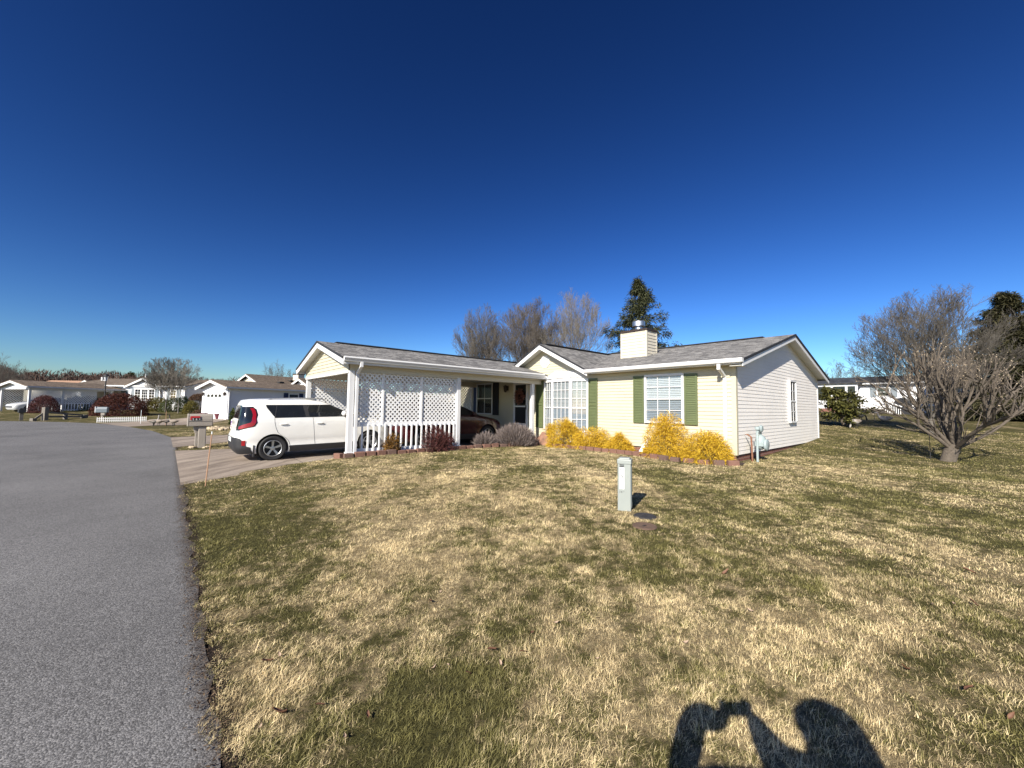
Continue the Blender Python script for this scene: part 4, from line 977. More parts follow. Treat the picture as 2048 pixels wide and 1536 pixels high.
spots = [(1063, 1273, 0), (985, 1308, 0), (1048, 1312, 0), (936, 1356, 0), (868, 1340, 2), (898, 1335, 2), (1002, 1332, 2), (880, 1188, 2), (900, 1196, 2), (860, 1208, 1), (1147, 1165, 2), (1112, 1250, 2), (1195, 1322, 2), (1866, 1213, 2), (1945, 1213, 0), (1910, 1212, 2), (1940, 1150, 0), (1680, 1110, 1), (1573, 1088, 2), (1812, 1345, 1), (1945, 1390, 0), (1500, 1225, 2), (1370, 1290, 2), (528, 1072, 2), (535, 1068, 2), (548, 1075, 2), (470, 1082, 2), (553, 978, 2), (440, 980, 2), (560, 1315, 2), (535, 1330, 1), (512, 1302, 2), (600, 1352, 2), (558, 1435, 1), (520, 1460, 2), (690, 1482, 2), (640, 1420, 0), (735, 1440, 1), (2020, 1440, 1), (1650, 1290, 2), (1740, 1060, 2), (1450, 1150, 1)]
for i, (px, py, k) in enumerate(spots):
    p = gpt(px, py); o = bpy.data.objects.new('fallen_leaf', lms[k]); C.objects.link(o); o.location = (p[0], p[1], p[2]+.014)
    o.rotation_euler = (rng.uniform(-.5, .5), rng.uniform(-.5, .5), rng.uniform(0, 6.28)); s_ = rng.uniform(.5, .95)*(1. if k != 2 else .6); o.scale = (s_,)*3
    tag(o, ['curled rust brown leaf lying in the lawn', 'narrow brown leaf lying in the lawn', 'small pale tan leaf scrap lying in the lawn'][k], 'leaf', ['curled rust leaves on the lawn', 'narrow brown leaves on the lawn', 'pale leaf scraps on the lawn'][k])
# ------------------------------------------------------------------ planting beds, edging blocks
sheet('planting_bed', BED1, .5, M['mulch'], 0, lambda u, v: max(.155, GZ(HW(u, v)))+.012)
sheet('planting_bed', BED2, .5, M['mulch'], 0, lambda u, v: GZ(HW(u, v))+.012)
def blockmesh(sd, m):
    q = random.Random(sd); b = MB(); L_, Wd, Hh = .28, .13, .12
    pts = [(-L_/2, -Wd/2+.02), (-L_/2+.035, -Wd/2-.006), (0, -Wd/2-.02), (L_/2-.035, -Wd/2-.006), (L_/2, -Wd/2+.02), (L_/2-.02, Wd/2), (-L_/2+.02, Wd/2)]
    b.prism([(x+q.uniform(-.006, .006), y+q.uniform(-.006, .006)) for x, y in pts], 'z', -.03, Hh+q.uniform(-.008, .008))
    me = bpy.data.meshes.new('edging_block'); me.from_pydata(b.v, [], b.f); me.update(); me.materials.append(m); return me
bms = [blockmesh(i, M['paver'] if i % 3 else M['paverd']) for i in range(5)]
def blocks(path, label, group, skip=()):
    pts = [np.array(p) for p in path]; acc = []; step = .30
    for a, b in zip(pts, pts[1:]):
        n = max(1, int(round(np.linalg.norm(b-a)/step)))
        for i in range(n): acc.append((a+(b-a)*(i+.5)/n, math.atan2(b[1]-a[1], b[0]-a[0])))
    for i, (p, an) in enumerate(acc):
        P = HW(p[0], p[1]); d = math.cos(an)*UD[:2]+math.sin(an)*VD[:2]
        o = bpy.data.objects.new('edging_block', rng.choice(bms)); C.objects.link(o)
        z = max(GZ(P), .15 if p[0] > 6 else 0)
        o.location = (P[0], P[1], z-.005+rng.uniform(-.01, .012)); o.rotation_euler = (rng.uniform(-.05, .05), rng.uniform(-.05, .05), math.atan2(-d[1], -d[0])+rng.uniform(-.07, .07)+(0))
        o.scale = (rng.uniform(.92, 1.03), 1, rng.uniform(.85, 1.08)); bl = o.modifiers.new('b', 'BEVEL'); bl.width = .012; bl.segments = 2
        tag(o, label, 'paving block', group)
blocks([(6.8, -7.72), (6.5, -7.6), (6.42, -6.2), (6.46, -3.6), (6.25, -2.0), (5.95, -1.25)], 'red brown concrete edging block beside the white carport', 'edging blocks along the carport bed')
blocks([(5.4, -1.08), (4.6, -.98), (3.2, -.88), (2.1, -.98), (1.2, -1.2), (.2, -1.05), (-.3, -.6)], 'red brown edging block below the yellow shrubs', 'edging blocks below the yellow shrubs')
b = MB(); q = random.Random(3)
base = gpt(1087, 890); fz = GZ(base)
pts = [(-.34, -.08), (-.30, .16), (-.16, .36), (-.10, .47), (.02, .44), (.12, .31), (.31, .17), (.33, -.08)]
b.prism([(x, z) for x, z in pts], 'y', -.05, .05)
st = thing('standing_stone', 'pointed rough red brown flagstone standing on edge between the two beds', 'stone', (base[0], base[1], fz), 'L', -YAW+.25)
st.rotation_euler = (R(-12), 0, -YAW+.25)
b.build('slab', M['stone'], st, bevel=.02)
# ------------------------------------------------------------------ shrubs
def tufts(n, axes, base_z=.0, rmin=.55, rg=nrg, up=.35, lo=-.1):
    d = unit(rg.normal(size=(n, 3))); d[:, 2] = np.abs(d[:, 2])*(1-lo)+lo; d = unit(d)
    r = rmin+(1-rmin)*rg.uniform(0, 1, n)**.6
    p = d*r[:, None]*np.array(axes); p[:, 2] = np.maximum(p[:, 2], .02)
    return p, d
def shrub_strands(n, axes, ln, wd, droop, jitter, seed, rmin=.5, up=.3, lobes=5, k=4, lump=.22):
    rg = np.random.default_rng(seed); p, d = tufts(n, axes, rg=rg, rmin=rmin)
    # lumpy outline
    for i in range(lobes):
        c = unit(rg.normal(size=3)); c[2] = abs(c[2]); p *= (1+lump*np.clip((d@c)-.55, 0, 1)*rg.uniform(-.6, 1.6))[:, None]
    dr = unit(d+rg.normal(0, jitter, (n, 3))+np.array([0, 0, up])); L_ = ln*rg.uniform(.5, 1.5, n)
    P = [p]; g = dr.copy()
    for i in range(k-1):
        g = unit(g+np.array([0, 0, -droop])*(i+.3)); P.append(P[-1]+g*(L_/(k-1))[:, None])
    P = np.stack(P, 1); W = wd*np.array([np.linspace(1, .35, k)])*rg.uniform(.7, 1.3, n)[:, None]
    return ribbons(P, W, unit(np.cross(dr, rg.normal(size=(n, 3)))), rg.beta(1.5, 1.3, n))
M['gold'] = leafmat('gold_thread', (.19, .09, .010, 1), (.82, .58, .065, 1), .2, mid=(.60, .385, .028, 1))
M['lav'] = leafmat('grey_sprig', (.06, .045, .04, 1), (.27, .225, .205, 1), .1)
M['barb'] = leafmat('barberry', (.02, .008, .008, 1), (.14, .05, .045, 1), .15)
M['rustl'] = leafmat('rust_leaf', (.06, .03, .008, 1), (.25, .13, .03, 1), .15)
def shrub(name, label, cat, base, parts_, m, frame_core=None, group=None, stem=True):
    t = thing(name, label, cat, base, 'L', rng.uniform(-.4, .4), group); o0 = 0; Vs, Fs, Ts = [], [], []
    for V, F, T in parts_: Vs.append(V); Fs.append(F+o0); Ts.append(T); o0 += len(V)
    np_mesh('foliage', np.concatenate(Vs), np.concatenate(Fs), M[m], t, {'tone': np.concatenate(Ts)})
    if stem:
        b = MB(); q = random.Random(hash(label) % 999)
        for i in range(9):
            a = q.uniform(0, 6.28); e = (math.cos(a)*q.uniform(.1, .3), math.sin(a)*q.uniform(.1, .3), q.uniform(.25, .45)); b.tube([(0, 0, -.02), (e[0]*.4, e[1]*.4, e[2]*.5), e], [.02, .014, .006], 5)
        b.build('stem', M['bark'], t)
    return t
def gshrub(u, v, ax, top, label, seed):
    p = HW(u, v); ps = [shrub_strands(int(5600*(ax[0]*ax[1]/.3)**.7), ax, .14, .011, .42, .7, seed, .38, lobes=11, lump=.42)]
    if top:                                            # leader poking up
        V, F, T = shrub_strands(900, (ax[0]*.34, ax[1]*.34, top), .13, .010, .3, .4, seed+50, .3, .3, lobes=2, lump=.1); V[:, 2] += ax[2]*.66; ps.append((V, F, T))
    return shrub('golden_shrub', label, 'shrub', (p[0], p[1], GZ(p)), ps, 'gold', group='golden thread shrubs before the yellow wall')
gshrub(6.15, -.3, (.3, .28, .62), .3, 'golden thread leaved shrub right behind the standing red brown stone', 1)
gshrub(5.15, -.62, (.6, .45, .82), .32, 'broad golden shrub before the middle of the bay window', 2)
gshrub(4.2, -.5, (.5, .4, .55), .0, 'mid sized golden shrub below the shutter right of the bay window', 3)
gshrub(3.15, -.48, (.42, .36, .42), .28, 'lowest golden shrub, between the bay and the wide window', 4)
gshrub(1.62, -.62, (.6, .5, .92), .5, 'tallest golden shrub with a spire before the wide window', 5)
gshrub(.45, -.55, (.56, .48, .74), .1, 'golden shrub with brown underside at the house corner by the downspout', 6)
p, q_ = HW(6.85, -1.55), HW(6.7, -2.9)
def gsp(base, ax, n, label, seed): return shrub('grey_shrub', label, 'shrub', (base[0], base[1], .2), [shrub_strands(n, ax, .16, .013, -.02, .3, seed, .55, .8, k=3)], 'lav', group='grey dormant shrubs by the carport')
gsp(HW(6.55, -1.75), (.62, .85, .62), 7000, 'wide grey brown dormant shrub in front of the porch door', 21)
gsp(HW(6.75, -2.95), (.3, .35, .3), 1800, 'small grey dormant shrub beside the carport post', 22)
b_ = HW(6.62, -4.75)
shrub('barberry', 'dark red twiggy barberry bush against the white picket rail', 'shrub', (b_[0], b_[1], .16), [shrub_strands(2300, (.36, .66, .5), .09, .02, .05, .9, 31, .2, .4, k=3, lump=.7, lobes=9), shrub_strands(700, (.26, .55, .4), .34, .008, .0, .6, 33, .1, .7, k=4)], 'barb')
b_ = HW(6.68, -6.25)
shrub('rust_shrub', 'small rust brown leafy shrub by the front carport post', 'shrub', (b_[0], b_[1], .15), [shrub_strands(1500, (.2, .27, .46), .08, .02, .1, .9, 41, .3, .3, k=3, lump=.5)], 'rustl')
b = MB(); b.box(-.05, .05, -.012, .012, 0, .62)
bd = thing('leaning_board', 'thin pale grey board leaning on the yellow wall between golden shrubs', 'board', HW(2.45, -.5, .19), 'L', -YAW); bd.rotation_euler = (R(-24), R(22), -YAW); b.build('plank', M['white2'], bd)
# ------------------------------------------------------------------ trees
class Tree:
    def __init__(s, seed): s.r = np.random.default_rng(seed); s.V = []; s.F = []; s.n = 0; s.tips = []; s.segs = {}
    def add(s, P, rad, n):
        V, F = tube_geo(P, rad, n); s.V.append(V); s.F.append(F+s.n); s.n += len(V)
    def path(s, p, d, L, r0, r1, k, wander, trop):
        P = [np.array(p, float)]; d = np.array(d, float); ds = []
        for i in range(k):
            d = d+s.r.normal(0, wander, 3)+np.array([0, 0, trop]); d /= np.linalg.norm(d); P.append(P[-1]+d*L/k); ds.append(d.copy())
        return np.array(P), np.linspace(r0, r1, k+1), ds
    def grow(s, p, d, L, r, lv, cfg):
        c = cfg[lv]; k = c.get('k', 4); r1 = r*c.get('taper', .5)
        P, rad, ds = s.path(p, d, L, r, r1, k, c.get('wander', .12), c.get('trop', .05)); s.add(P, rad, c.get('n', 3))
        if lv+1 >= len(cfg): s.tips.append((P[-1], ds[-1])); return
        m = c['kids']; m = int(s.r.integers(m[0], m[1]+1))
        ph = s.r.uniform(0, 6.28)
        for j in range(m):
            t = c.get('t0', .35)+(1-c.get('t0', .35))*(j+s.r.uniform(0, .9))/m; t = min(t, 1)
            i = min(int(t*k), k-1); f = t*k-i; q = P[i]*(1-f)+P[i+1]*f; dd = ds[i]
            a = np.cross(dd, s.r.normal(size=3)) if False else None
            ref = np.array([0, 0, 1.]) if abs(dd[2]) < .9 else np.array([1., 0, 0]); A = np.cross(dd, ref); A /= np.linalg.norm(A); B = np.cross(dd, A)
            ph += 2.4+s.r.normal(0, .4); sd = math.cos(ph)*A+math.sin(ph)*B; an = R(s.r.normal(c.get('ang', 40), 8))
            nd = math.cos(an)*dd+math.sin(an)*sd; nd[2] += c.get('lift', .1); nd /= np.linalg.norm(nd)
            s.grow(q, nd, L*s.r.uniform(*c.get('lr', (.5, .75)))*(1.05-.35*t*c.get('tipshort', 1)), max(getattr(s, 'rmin', .0035), (rad[i]*(1-f)+rad[i+1]*f)*c.get('rr', .6)), lv+1, cfg)
    def obj(s, name, m, par): return np_mesh(name, np.concatenate(s.V), np.concatenate(s.F), m, par, smooth=True, shift=(0, 0, 0))
def bare_tree(label, base, H, spread, seed, bark='barkd', group=None, trunk=.28, dense=1., stems=1, sparse=False, low=.22, tf=.22, Rw=None):
    t = thing('bare_tree', label, 'tree', base, 'L', 0, group)
    T = Tree(seed); a0 = spread
    T.rmin = H*.0009 if H > 6.2 else .009
    cfg = [dict(k=6, kids=(int(9*dense), int(11*dense)), wander=.05, trop=.02, ang=a0, lift=.12, lr=(.5, .72), t0=low, taper=.35, n=8, rr=.5),
           dict(k=6, kids=(int(6*dense), int(8*dense)), wander=.07, trop=.08, ang=28, lift=.12, lr=(.42, .66), t0=.2, taper=.4, n=5, rr=.55),
           dict(k=5, kids=(int(6*dense), int(8*dense)), wander=.08, trop=.07, ang=27, lift=.1, lr=(.42, .62), t0=.2, taper=.45, n=4, rr=.55),
           dict(k=4, kids=(4, 6), wander=.1, trop=.05, ang=26, lift=.08, lr=(.42, .65), t0=.2, taper=.5, n=3, rr=.6),
           dict(k=3, wander=.14, trop=.03, n=3, taper=.5)]
    if sparse: cfg = cfg[:3]+[dict(k=4, kids=(3, 4), wander=.14, trop=.03, ang=34, lr=(.5, .7), t0=.3, taper=.5, n=3, rr=.6), dict(k=3, wander=.15, n=3, taper=.5)]
    tr = Tree(seed+1); P, rad, _ = tr.path((0, 0, -.1), (0, 0, 1), H*tf, trunk*.5, trunk*.4, 5, .02, 0); rad[0] *= 1.35; tr.add(P, rad, 10)
    for i in range(stems):
        an = 2*pi*i/stems+.5; q_ = (.12+.3*(i % 3))*(stems > 1)*spread/40; d = np.array([math.cos(an)*q_, math.sin(an)*q_, 1.])
        T.grow(P[-1]-np.array([0, 0, .05]), d/np.linalg.norm(d), H*(1-tf)*.92*(1-.1*(i % 3)), trunk*.4/(1 if stems == 1 else 1.4+.12*stems), 0, cfg)
    vv = np.concatenate(T.V); kz = H/np.percentile(vv[:, 2], 99.7); kx = (Rw/np.percentile(np.hypot(vv[:, 0], vv[:, 1]), 98.5)) if Rw else kz
    for q in T.V+tr.V: q *= np.array([kx, kx, kz])
    if Rw:                                             # grown-out crowns round off
        for q in T.V:
            e = np.sqrt((q[:, 0]/Rw)**2+(q[:, 1]/Rw)**2+((q[:, 2]-.42*H)/(.58*H))**2); k_ = np.where(e > .92, (.92/np.maximum(e, .01))**.5, 1.)
            q[:, 0] *= k_; q[:, 1] *= k_; q[:, 2] = .42*H+(q[:, 2]-.42*H)*k_
    tr.obj('trunk', M[bark], t); T.obj('crown', M[bark], t); return t
G_HB = 'bare trees behind the yellow house'
def onl(px, Y, dz=0): p = atY(px, 812, Y); return (p[0], Y, GZ(p)+dz)
bare_tree('dense fan shaped bare tree behind the carport roof', onl(962, 37), 10.9, 40, 101, 'barkd', G_HB, .34, 1., 8, Rw=3.0)
bare_tree('widest reddish bare tree behind the front gable', onl(1062, 36), 11.3, 46, 102, 'barkr', G_HB, .36, 1.0, 11, Rw=4.6)
bare_tree('open pale bare tree with wide gaps between the gable and the chimney', onl(1148, 34), 11.6, 46, 103, 'barkp', G_HB, .36, 1.1, 5, sparse=True, Rw=3.7)
pb = gpt(1919, 896)
bare_tree('round headed dark bare tree directly behind the hard pruned tree', onl(1862, 17), 6.6, 44, 104, 'barkd', None, .3, 1.05, 9, low=.15, tf=.15, Rw=3.1)
GL = 'bare trees before the white bay house'
pa = onl(331, 40); bare_tree('broad many branched bare tree before the white bay window house', pa, 5.9, 48, 105, 'barkd', GL, .16, 1., 6, Rw=2.7)
pa2 = onl(357, 38.5); bare_tree('thin forked bare tree with open crown left of the white garage', pa2, 5.6, 48, 106, 'barkp', GL, .12, .8, 4, sparse=True, Rw=2.2)
# the hard pruned tree on the lawn
pt = gpt(1895, 922)
t = thing('pruned_tree', 'hard pruned multi stemmed bare tree with stubby cut limbs on the side lawn', 'tree', tuple(pt), 'L')
T = Tree(55); Pk, rk, _ = T.path((0, 0, -.1), (.03, 0, 1), .58, .165, .15, 5, .04, 0); rk[0] = .19
T.add(Pk, rk, 14); T.obj('trunk', M['bark'], t)
T = Tree(56); cutm = MB(); rr_ = np.random.default_rng(77)
def env(p):      # height allowed at a radius
    return 2.9-.10*(math.hypot(p[0], p[1])-1.0)**2
def limb(p, d, L, r, lv):
    k = 5; P, rad, ds = T.path(p, d, L, r, r*.72, k, .10, .05 if lv else .03); rad[-1] *= 1.12
    T.add(P, rad, 8 if lv < 2 else 5)
    e = P[-1]
    if lv >= 3 or r < .016 or e[2] > env(e):
        for q in range(int(rr_.integers(1, 4))):       # knuckle with stubs
            dd = ds[-1]+rr_.normal(0, .5, 3)+np.array([0, 0, .3]); dd /= np.linalg.norm(dd); l_ = rr_.uniform(.08, .3)
            PP, ra, _ = T.path(e-dd*.02, dd, l_, r*.55, r*.42, 3, .1, .05); T.add(PP, ra, 5); n_ = dd*.006; cutm.tube([PP[-1]-n_, PP[-1]+n_], [ra[-1]*1.02]*2, 5)
        n_ = ds[-1]*.008; cutm.tube([e-n_, e+n_], [rad[-1]*1.03]*2, 6)
        return
    m = 2 if rr_.uniform() < .55 else 3
    for j in range(m):
        dd = ds[-1]+rr_.normal(0, .33, 3)+np.array([0, 0, .12]); dd /= np.linalg.norm(dd); limb(e-ds[-1]*.03, dd, L*rr_.uniform(.5, .85), r*rr_.uniform(.58, .74), lv+1)
    for j in range(int(rr_.integers(3, 6))):          # side shoots
        i = int(rr_.integers(1, k)); dd = ds[i]+rr_.normal(0, .6, 3)+np.array([0, 0, .35]); dd /= np.linalg.norm(dd); PP, ra, _ = T.path(P[i], dd, rr_.uniform(.2, .75), r*.32, r*.16, 4, .1, .06); T.add(PP, ra, 4)
for i in range(15):
    an = 2*pi*i/15*1.0+rr_.normal(0, .15); tilt = R([18, 46, 34][i % 3]+rr_.normal(0, 4)); d = np.array([math.cos(an)*math.sin(tilt), math.sin(an)*math.sin(tilt), math.cos(tilt)])
    limb(Pk[-1]+d*np.array([.06, .06, 0])-np.array([0, 0, .12]), d, rr_.uniform(1.0, 1.4), rr_.uniform(.038, .058), 0)
T.obj('crown', M['bark'], t); cutm.build('cut_end', M['cut'], t, shift=(0, 0, 0))
# evergreens
M['hemlock'] = leafmat('hemlock_needles', (.016, .024, .012, 1), (.11, .115, .055, 1), .12)
M['ever'] = leafmat('evergreen_needles', (.012, .016, .006, 1), (.085, .075, .035, 1), .12)
M['box'] = leafmat('box_leaves', (.02, .03, .008, 1), (.1, .12, .03, 1), .15)
M['boxy'] = leafmat('olive_leaves', (.05, .045, .01, 1), (.2, .17, .04, 1), .15)
M['boxr'] = leafmat('bronze_leaves', (.04, .02, .012, 1), (.17, .1, .06, 1), .15)
M['redb'] = leafmat('red_bronze_leaves', (.016, .007, .006, 1), (.12, .038, .025, 1), .1)
M['magn'] = leafmat('magnolia_leaves', (.018, .024, .008, 1), (.17, .16, .05, 1), .08, rough=.35)
def sprays(P, D, m, ln, wd, rg, jit=.6, flat=.3):
    """little needle sprays at points P along directions D, m per point"""
    n = len(P)*m; p = np.repeat(P, m, 0)+rg.normal(0, ln*.35, (n, 3)); d = unit(np.repeat(D, m, 0)+rg.normal(0, jit, (n, 3))); L_ = ln*rg.uniform(.5, 1.4, n)[:, None]
    PP = np.stack([p, p+d*L_*.5+[0, 0, .0], p+d*L_-np.array([0, 0, 1.])*L_*flat], 1); W = wd*rg.uniform(.6, 1.4, n)[:, None]*np.array([[.5, 1., .15]])
    return ribbons(PP, W, unit(np.cross(d, [0, 0, 1.]+rg.normal(0, .5, (n, 3)))), rg.beta(1.4, 1.6, n))
def conifer(label, base, H, rad, seed, m, name='conifer', dens=1., lo=.06, droop=.18, prof=.9, ln=.42, wd=.10, wh=None):
    t = thing(name, label, 'tree', base, 'L'); rg = np.random.default_rng(seed); T = Tree(seed)
    P, ra, _ = T.path((0, 0, -.1), (0, 0, 1), H*.97, H*.022, .02, 8, .015, 0); T.add(P, ra, 8); T.obj('trunk', M['barkd'], t)
    B = Tree(seed+3); pts, dirs = [], []; nb = int((wh or 95)*dens)
    for i in range(nb):
        f = lo+(1-lo)*((i+rg.uniform(0, 1))/nb); z = H*f*.97; a = rg.uniform(0, 6.28); L_ = rad*(1-f)**prof*rg.uniform(.6, 1.15)+.12
        d = np.array([math.cos(a), math.sin(a), .35*f+.1]); d /= np.linalg.norm(d); q = P[min(int(f*8), 7)].copy(); q[2] = z
        PP, rr2, ds = B.path(q, d, L_, .015+.012*L_, .006, 6, .07, -droop*.25); B.add(PP, rr2, 4)
        for k in range(1, 7):
            if k < 2 and rg.uniform() < .5: continue
            pts.append(PP[k]); dirs.append(ds[k-1])
            for s in range(max(1, int(L_*1.1))):
                sd = np.cross(ds[k-1], [0, 0, 1.])*rg.choice([-1, 1])+ds[k-1]*.6; sd /= np.linalg.norm(sd); e = PP[k]+sd*rg.uniform(.1, .34)*L_*.55; e[2] -= .05; pts.append(e); dirs.append(sd); pts.append((e+PP[k])/2); dirs.append(sd)
    B.obj('branch', M['barkd'], t)
    V, F, Tn = sprays(np.array(pts), np.array(dirs), int(9*dens), ln, wd, rg); np_mesh('crown', V, F, M[m], t, {'tone': Tn}); return t
conifer('tall dark hemlock rising behind the chimney', onl(1276, 33), 11.8, 5.6, 201, 'hemlock', dens=.85, ln=.34, wd=.05, prof=1.0, wh=190)
pe = onl(2008, 26); conifer('large dusky evergreen at the edge of the side lawn behind the pruned tree', pe, 8.6, 3.3, 202, 'ever', dens=1.5, lo=.02, ln=.3, wd=.06, prof=.75, droop=.1)
pe2 = onl(2075, 27); conifer('second dusky evergreen merging with the large one off the lawn edge', pe2, 7.0, 3.2, 203, 'ever', dens=1.4, lo=.02, ln=.3, wd=.06, prof=.7)
def leafball(label, base, ax, n, ls, m, seed, name='bush', cat='bush', rmin=.6, group=None, zc=None, stems=True, lob=6):
    """clipped or loose leafy bush: leaf faces through the outer shell on a twig frame"""
    t = thing(name, label, cat, base, 'L', 0, group); rg = np.random.default_rng(seed); p, d = tufts(n, ax, rg=rg, rmin=rmin, lo=-.15)
    for i in range(lob):
        c = unit(rg.normal(size=3)); p *= (1+.3*np.clip((d@c)-.5, 0, 1)*rg.uniform(-.7, 1.2))[:, None]
    if zc: p[:, 2] += zc
    dr = unit(d*.5+rg.normal(0, .8, (n, 3))); L_ = (ls*rg.uniform(.6, 1.4, n))[:, None]
    P = np.stack([p, p+dr*L_*.5, p+dr*L_], 1); W = ls*rg.uniform(.35, .75, n)[:, None]*np.array([[.3, 1., .1]])
    V, F, T = ribbons(P, W, unit(np.cross(dr, rg.normal(size=(n, 3)))), rg.beta(1.5, 1.5, n)); np_mesh('foliage', V, F, M[m], t, {'tone': T})
    if stems:
        b = MB()
        for i in range(10):
            k = rg.integers(0, n); e = p[k]*.9; st_ = np.array([0, 0, -.03]) if not zc else np.array([0, 0, zc*.9]); b.tube([st_, st_+(e-st_)*.5+rg.normal(0, .03, 3), e], [.025, .016, .006], 5)
        if zc: b.tube([(0, 0, -.03), (.02, 0, zc*.5), (0, 0, zc)], [.05, .045, .035], 8)
        b.build('stem', M['barkd'], t)
    return t
# magnolia by the rear lawn
pm = gpt(1688, 853)
t = thing('magnolia', 'small dark glossy leaved magnolia on the rear lawn near the neighbour house', 'tree', tuple(pm), 'L'); rg = np.random.default_rng(5)
T = Tree(9); pts, dirs = [], []
for i in range(3):
    P, ra, ds = T.path((rg.normal(0, .05), 0, -.05), (rg.normal(0, .12), rg.normal(0, .12), 1), 2.1-i*.3, .045, .015, 7, .05, 0); T.add(P, ra, 7)
    for j in range(34-i*6):
        f = .28+.72*rg.uniform(); k = min(int(f*7), 6); a = rg.uniform(0, 6.28); L_ = (1.15*(1-f)**.6+.2)*rg.uniform(.6, 1.15); d = np.array([math.cos(a), math.sin(a), .12]); PP, r2, d2 = T.path(P[k], d/np.linalg.norm(d), L_, .016, .006, 5, .1, .05); T.add(PP, r2, 4)
        for q in (2, 3, 4, 5): pts.append(PP[q]); dirs.append(d2[q-1])
T.obj('trunk', M['bark'], t)
V, F, Tn = sprays(np.array(pts), np.array(dirs), 13, .17, .075, rg, .9, .1); np_mesh('crown', V, F, M['magn'], t, {'tone': Tn})
ps = gpt(1750, 841); t = thing('sapling', 'thin bare sapling between the two farther geese on the rear lawn', 'sapling', tuple(ps), 'L'); T = Tree(12)
T.grow((0, 0, -.05), (0, 0, 1), .75, .018, 0, [dict(k=4, kids=(6, 8), ang=45, n=5, t0=.35), dict(k=3, kids=(2, 3), ang=35, n=3), dict(k=2, n=3)]); T.obj('trunk', M['barkr'], t)
# ------------------------------------------------------------------ small things on the lawn
def text_mesh(name, s, size, loc, rot, m, par, ext=.001, align='CENTER'):
    cu = bpy.data.curves.new(name, 'FONT'); cu.body = s; cu.size = size; cu.extrude = ext; cu.align_x = align; cu.align_y = 'CENTER'
    tmp = bpy.data.objects.new('tmp_text', cu); C.objects.link(tmp); bpy.context.view_layer.update()
    me = bpy.data.meshes.new_from_object(tmp.evaluated_get(bpy.context.evaluated_depsgraph_get())); bpy.data.objects.remove(tmp)
    me.materials.clear(); o = mesh_obj(name, me, m, par); o.location = loc; o.rotation_euler = rot; return o
pp = gpt(1250, 1019)
t = thing('utility_pedestal', 'pale green square utility pedestal with a warning sticker standing in the lawn', 'utility post', tuple(pp), 'L', R(-22))
b = MB(); b.box(-.085, .085, -.085, .085, -.05, .625); b.build('cabinet', M['pedgreen'], t, bevel=.012)
b = MB(); b.prism([(-.092, -.092), (.092, -.092), (.092, .092), (-.092, .092)], 'z', .60, .665); b.prism([(-.07, -.07), (.07, -.07), (.07, .07), (-.07, .07)], 'z', .66, .682); b.build('cap', M['pedgreen'], t, bevel=.015)
b = MB(); b.box(.085, .09, -.06, -.045, .05, .6); b.box(.085, .092, .0, .012, .03, .6); b.box(.085, .094, -.03, .01, .06, .11); b.build('door_seam', M['pedside'], t)
b = MB(); b.lathe([(.012, 0), (.012, .012)], (.085, .03, .1), 10, 'x'); b.lathe([(.009, 0), (.009, .012)], (.085, .03, .06), 10, 'x'); b.build('lock', M['plast'], t)
b = MB(); b.box(-.06, .0, -.0875, -.0868, .28, .56); lb = b.build('sticker', M['label'], t)
b = MB(); y = -.0882
def mk(x0, x1, z0, z1): b.box(x0, x1, y, y+.001, z0, z1)
mk(-.058, -.002, .585, .597); mk(-.058, -.002, .565, .577)
for (x0, x1, z0, z1) in ((-.05, -.036, .527, .541), (-.018, -.01, .53, .535), (-.05, -.04, .515, .519), (-.05, -.012, .495, .499), (-.044, -.02, .487, .490), (-.055, -.01, .40, .404), (-.05, -.014, .391, .394), (-.055, -.032, .382, .385), (-.02, -.008, .382, .385), (-.055, -.01, .33, .3315), (-.055, -.01, .315, .3165), (-.055, -.01, .30, .3015)): mk(x0, x1, z0, z1)
for i in range(20):
    a0, a1 = 2*pi*i/20, 2*pi*(i+1)/20; cx_, cz_ = -.032, .447; r0, r1 = .019, .025
    b.poly([(cx_+r*math.cos(a), y, cz_+r*math.sin(a)) for r, a in ((r0, a0), (r1, a0), (r1, a1), (r0, a1))])
b.obox((cx_-.017, y, cz_+.012), (.03, 0, -.028), (0, .001, 0), (.005, 0, .005)); mk(cx_-.004, cx_+.012, cz_-.002, cz_+.008)
for (x0, x1, z0, z1) in ((-.06, -.046, .248, .251), (-.06, -.05, .232, .235), (-.038, -.026, .236, .248), (-.008, -.002, .244, .25)): mk(x0, x1, z0, z1)
b.build('print', M['ink'], lb)
LIDS = .82
def lid(px, py, label, m, hole, rz):
    p = gpt(px, py); t = thing('valve_cover', label, 'valve cover', (p[0], p[1], p[2]), 'L', rz); t.scale = (LIDS,)*3; b = MB()
    b.lathe([(.165, -.03), (.165, .008), (.155, .014), (.02, .012)], (0, 0, 0), 28); b.lathe([(.150, .0135), (.15, .018), (.14, .018), (.14, .013)], n=28, cap=False); b.build('lid', M[m], t, smooth=False)
    b = MB(); b.box(-.03, .03, -.012, .012, .012, .0155); b.build('keyhole', M['dark'], t); return t
lid(1290, 1033, 'black round valve cover set in the lawn beside the green pedestal', 'lidblk', 1, .3); lid(1289, 1053, 'rusty brown round valve cover with a dark keyhole in the lawn', 'lidrust', 1, .5)
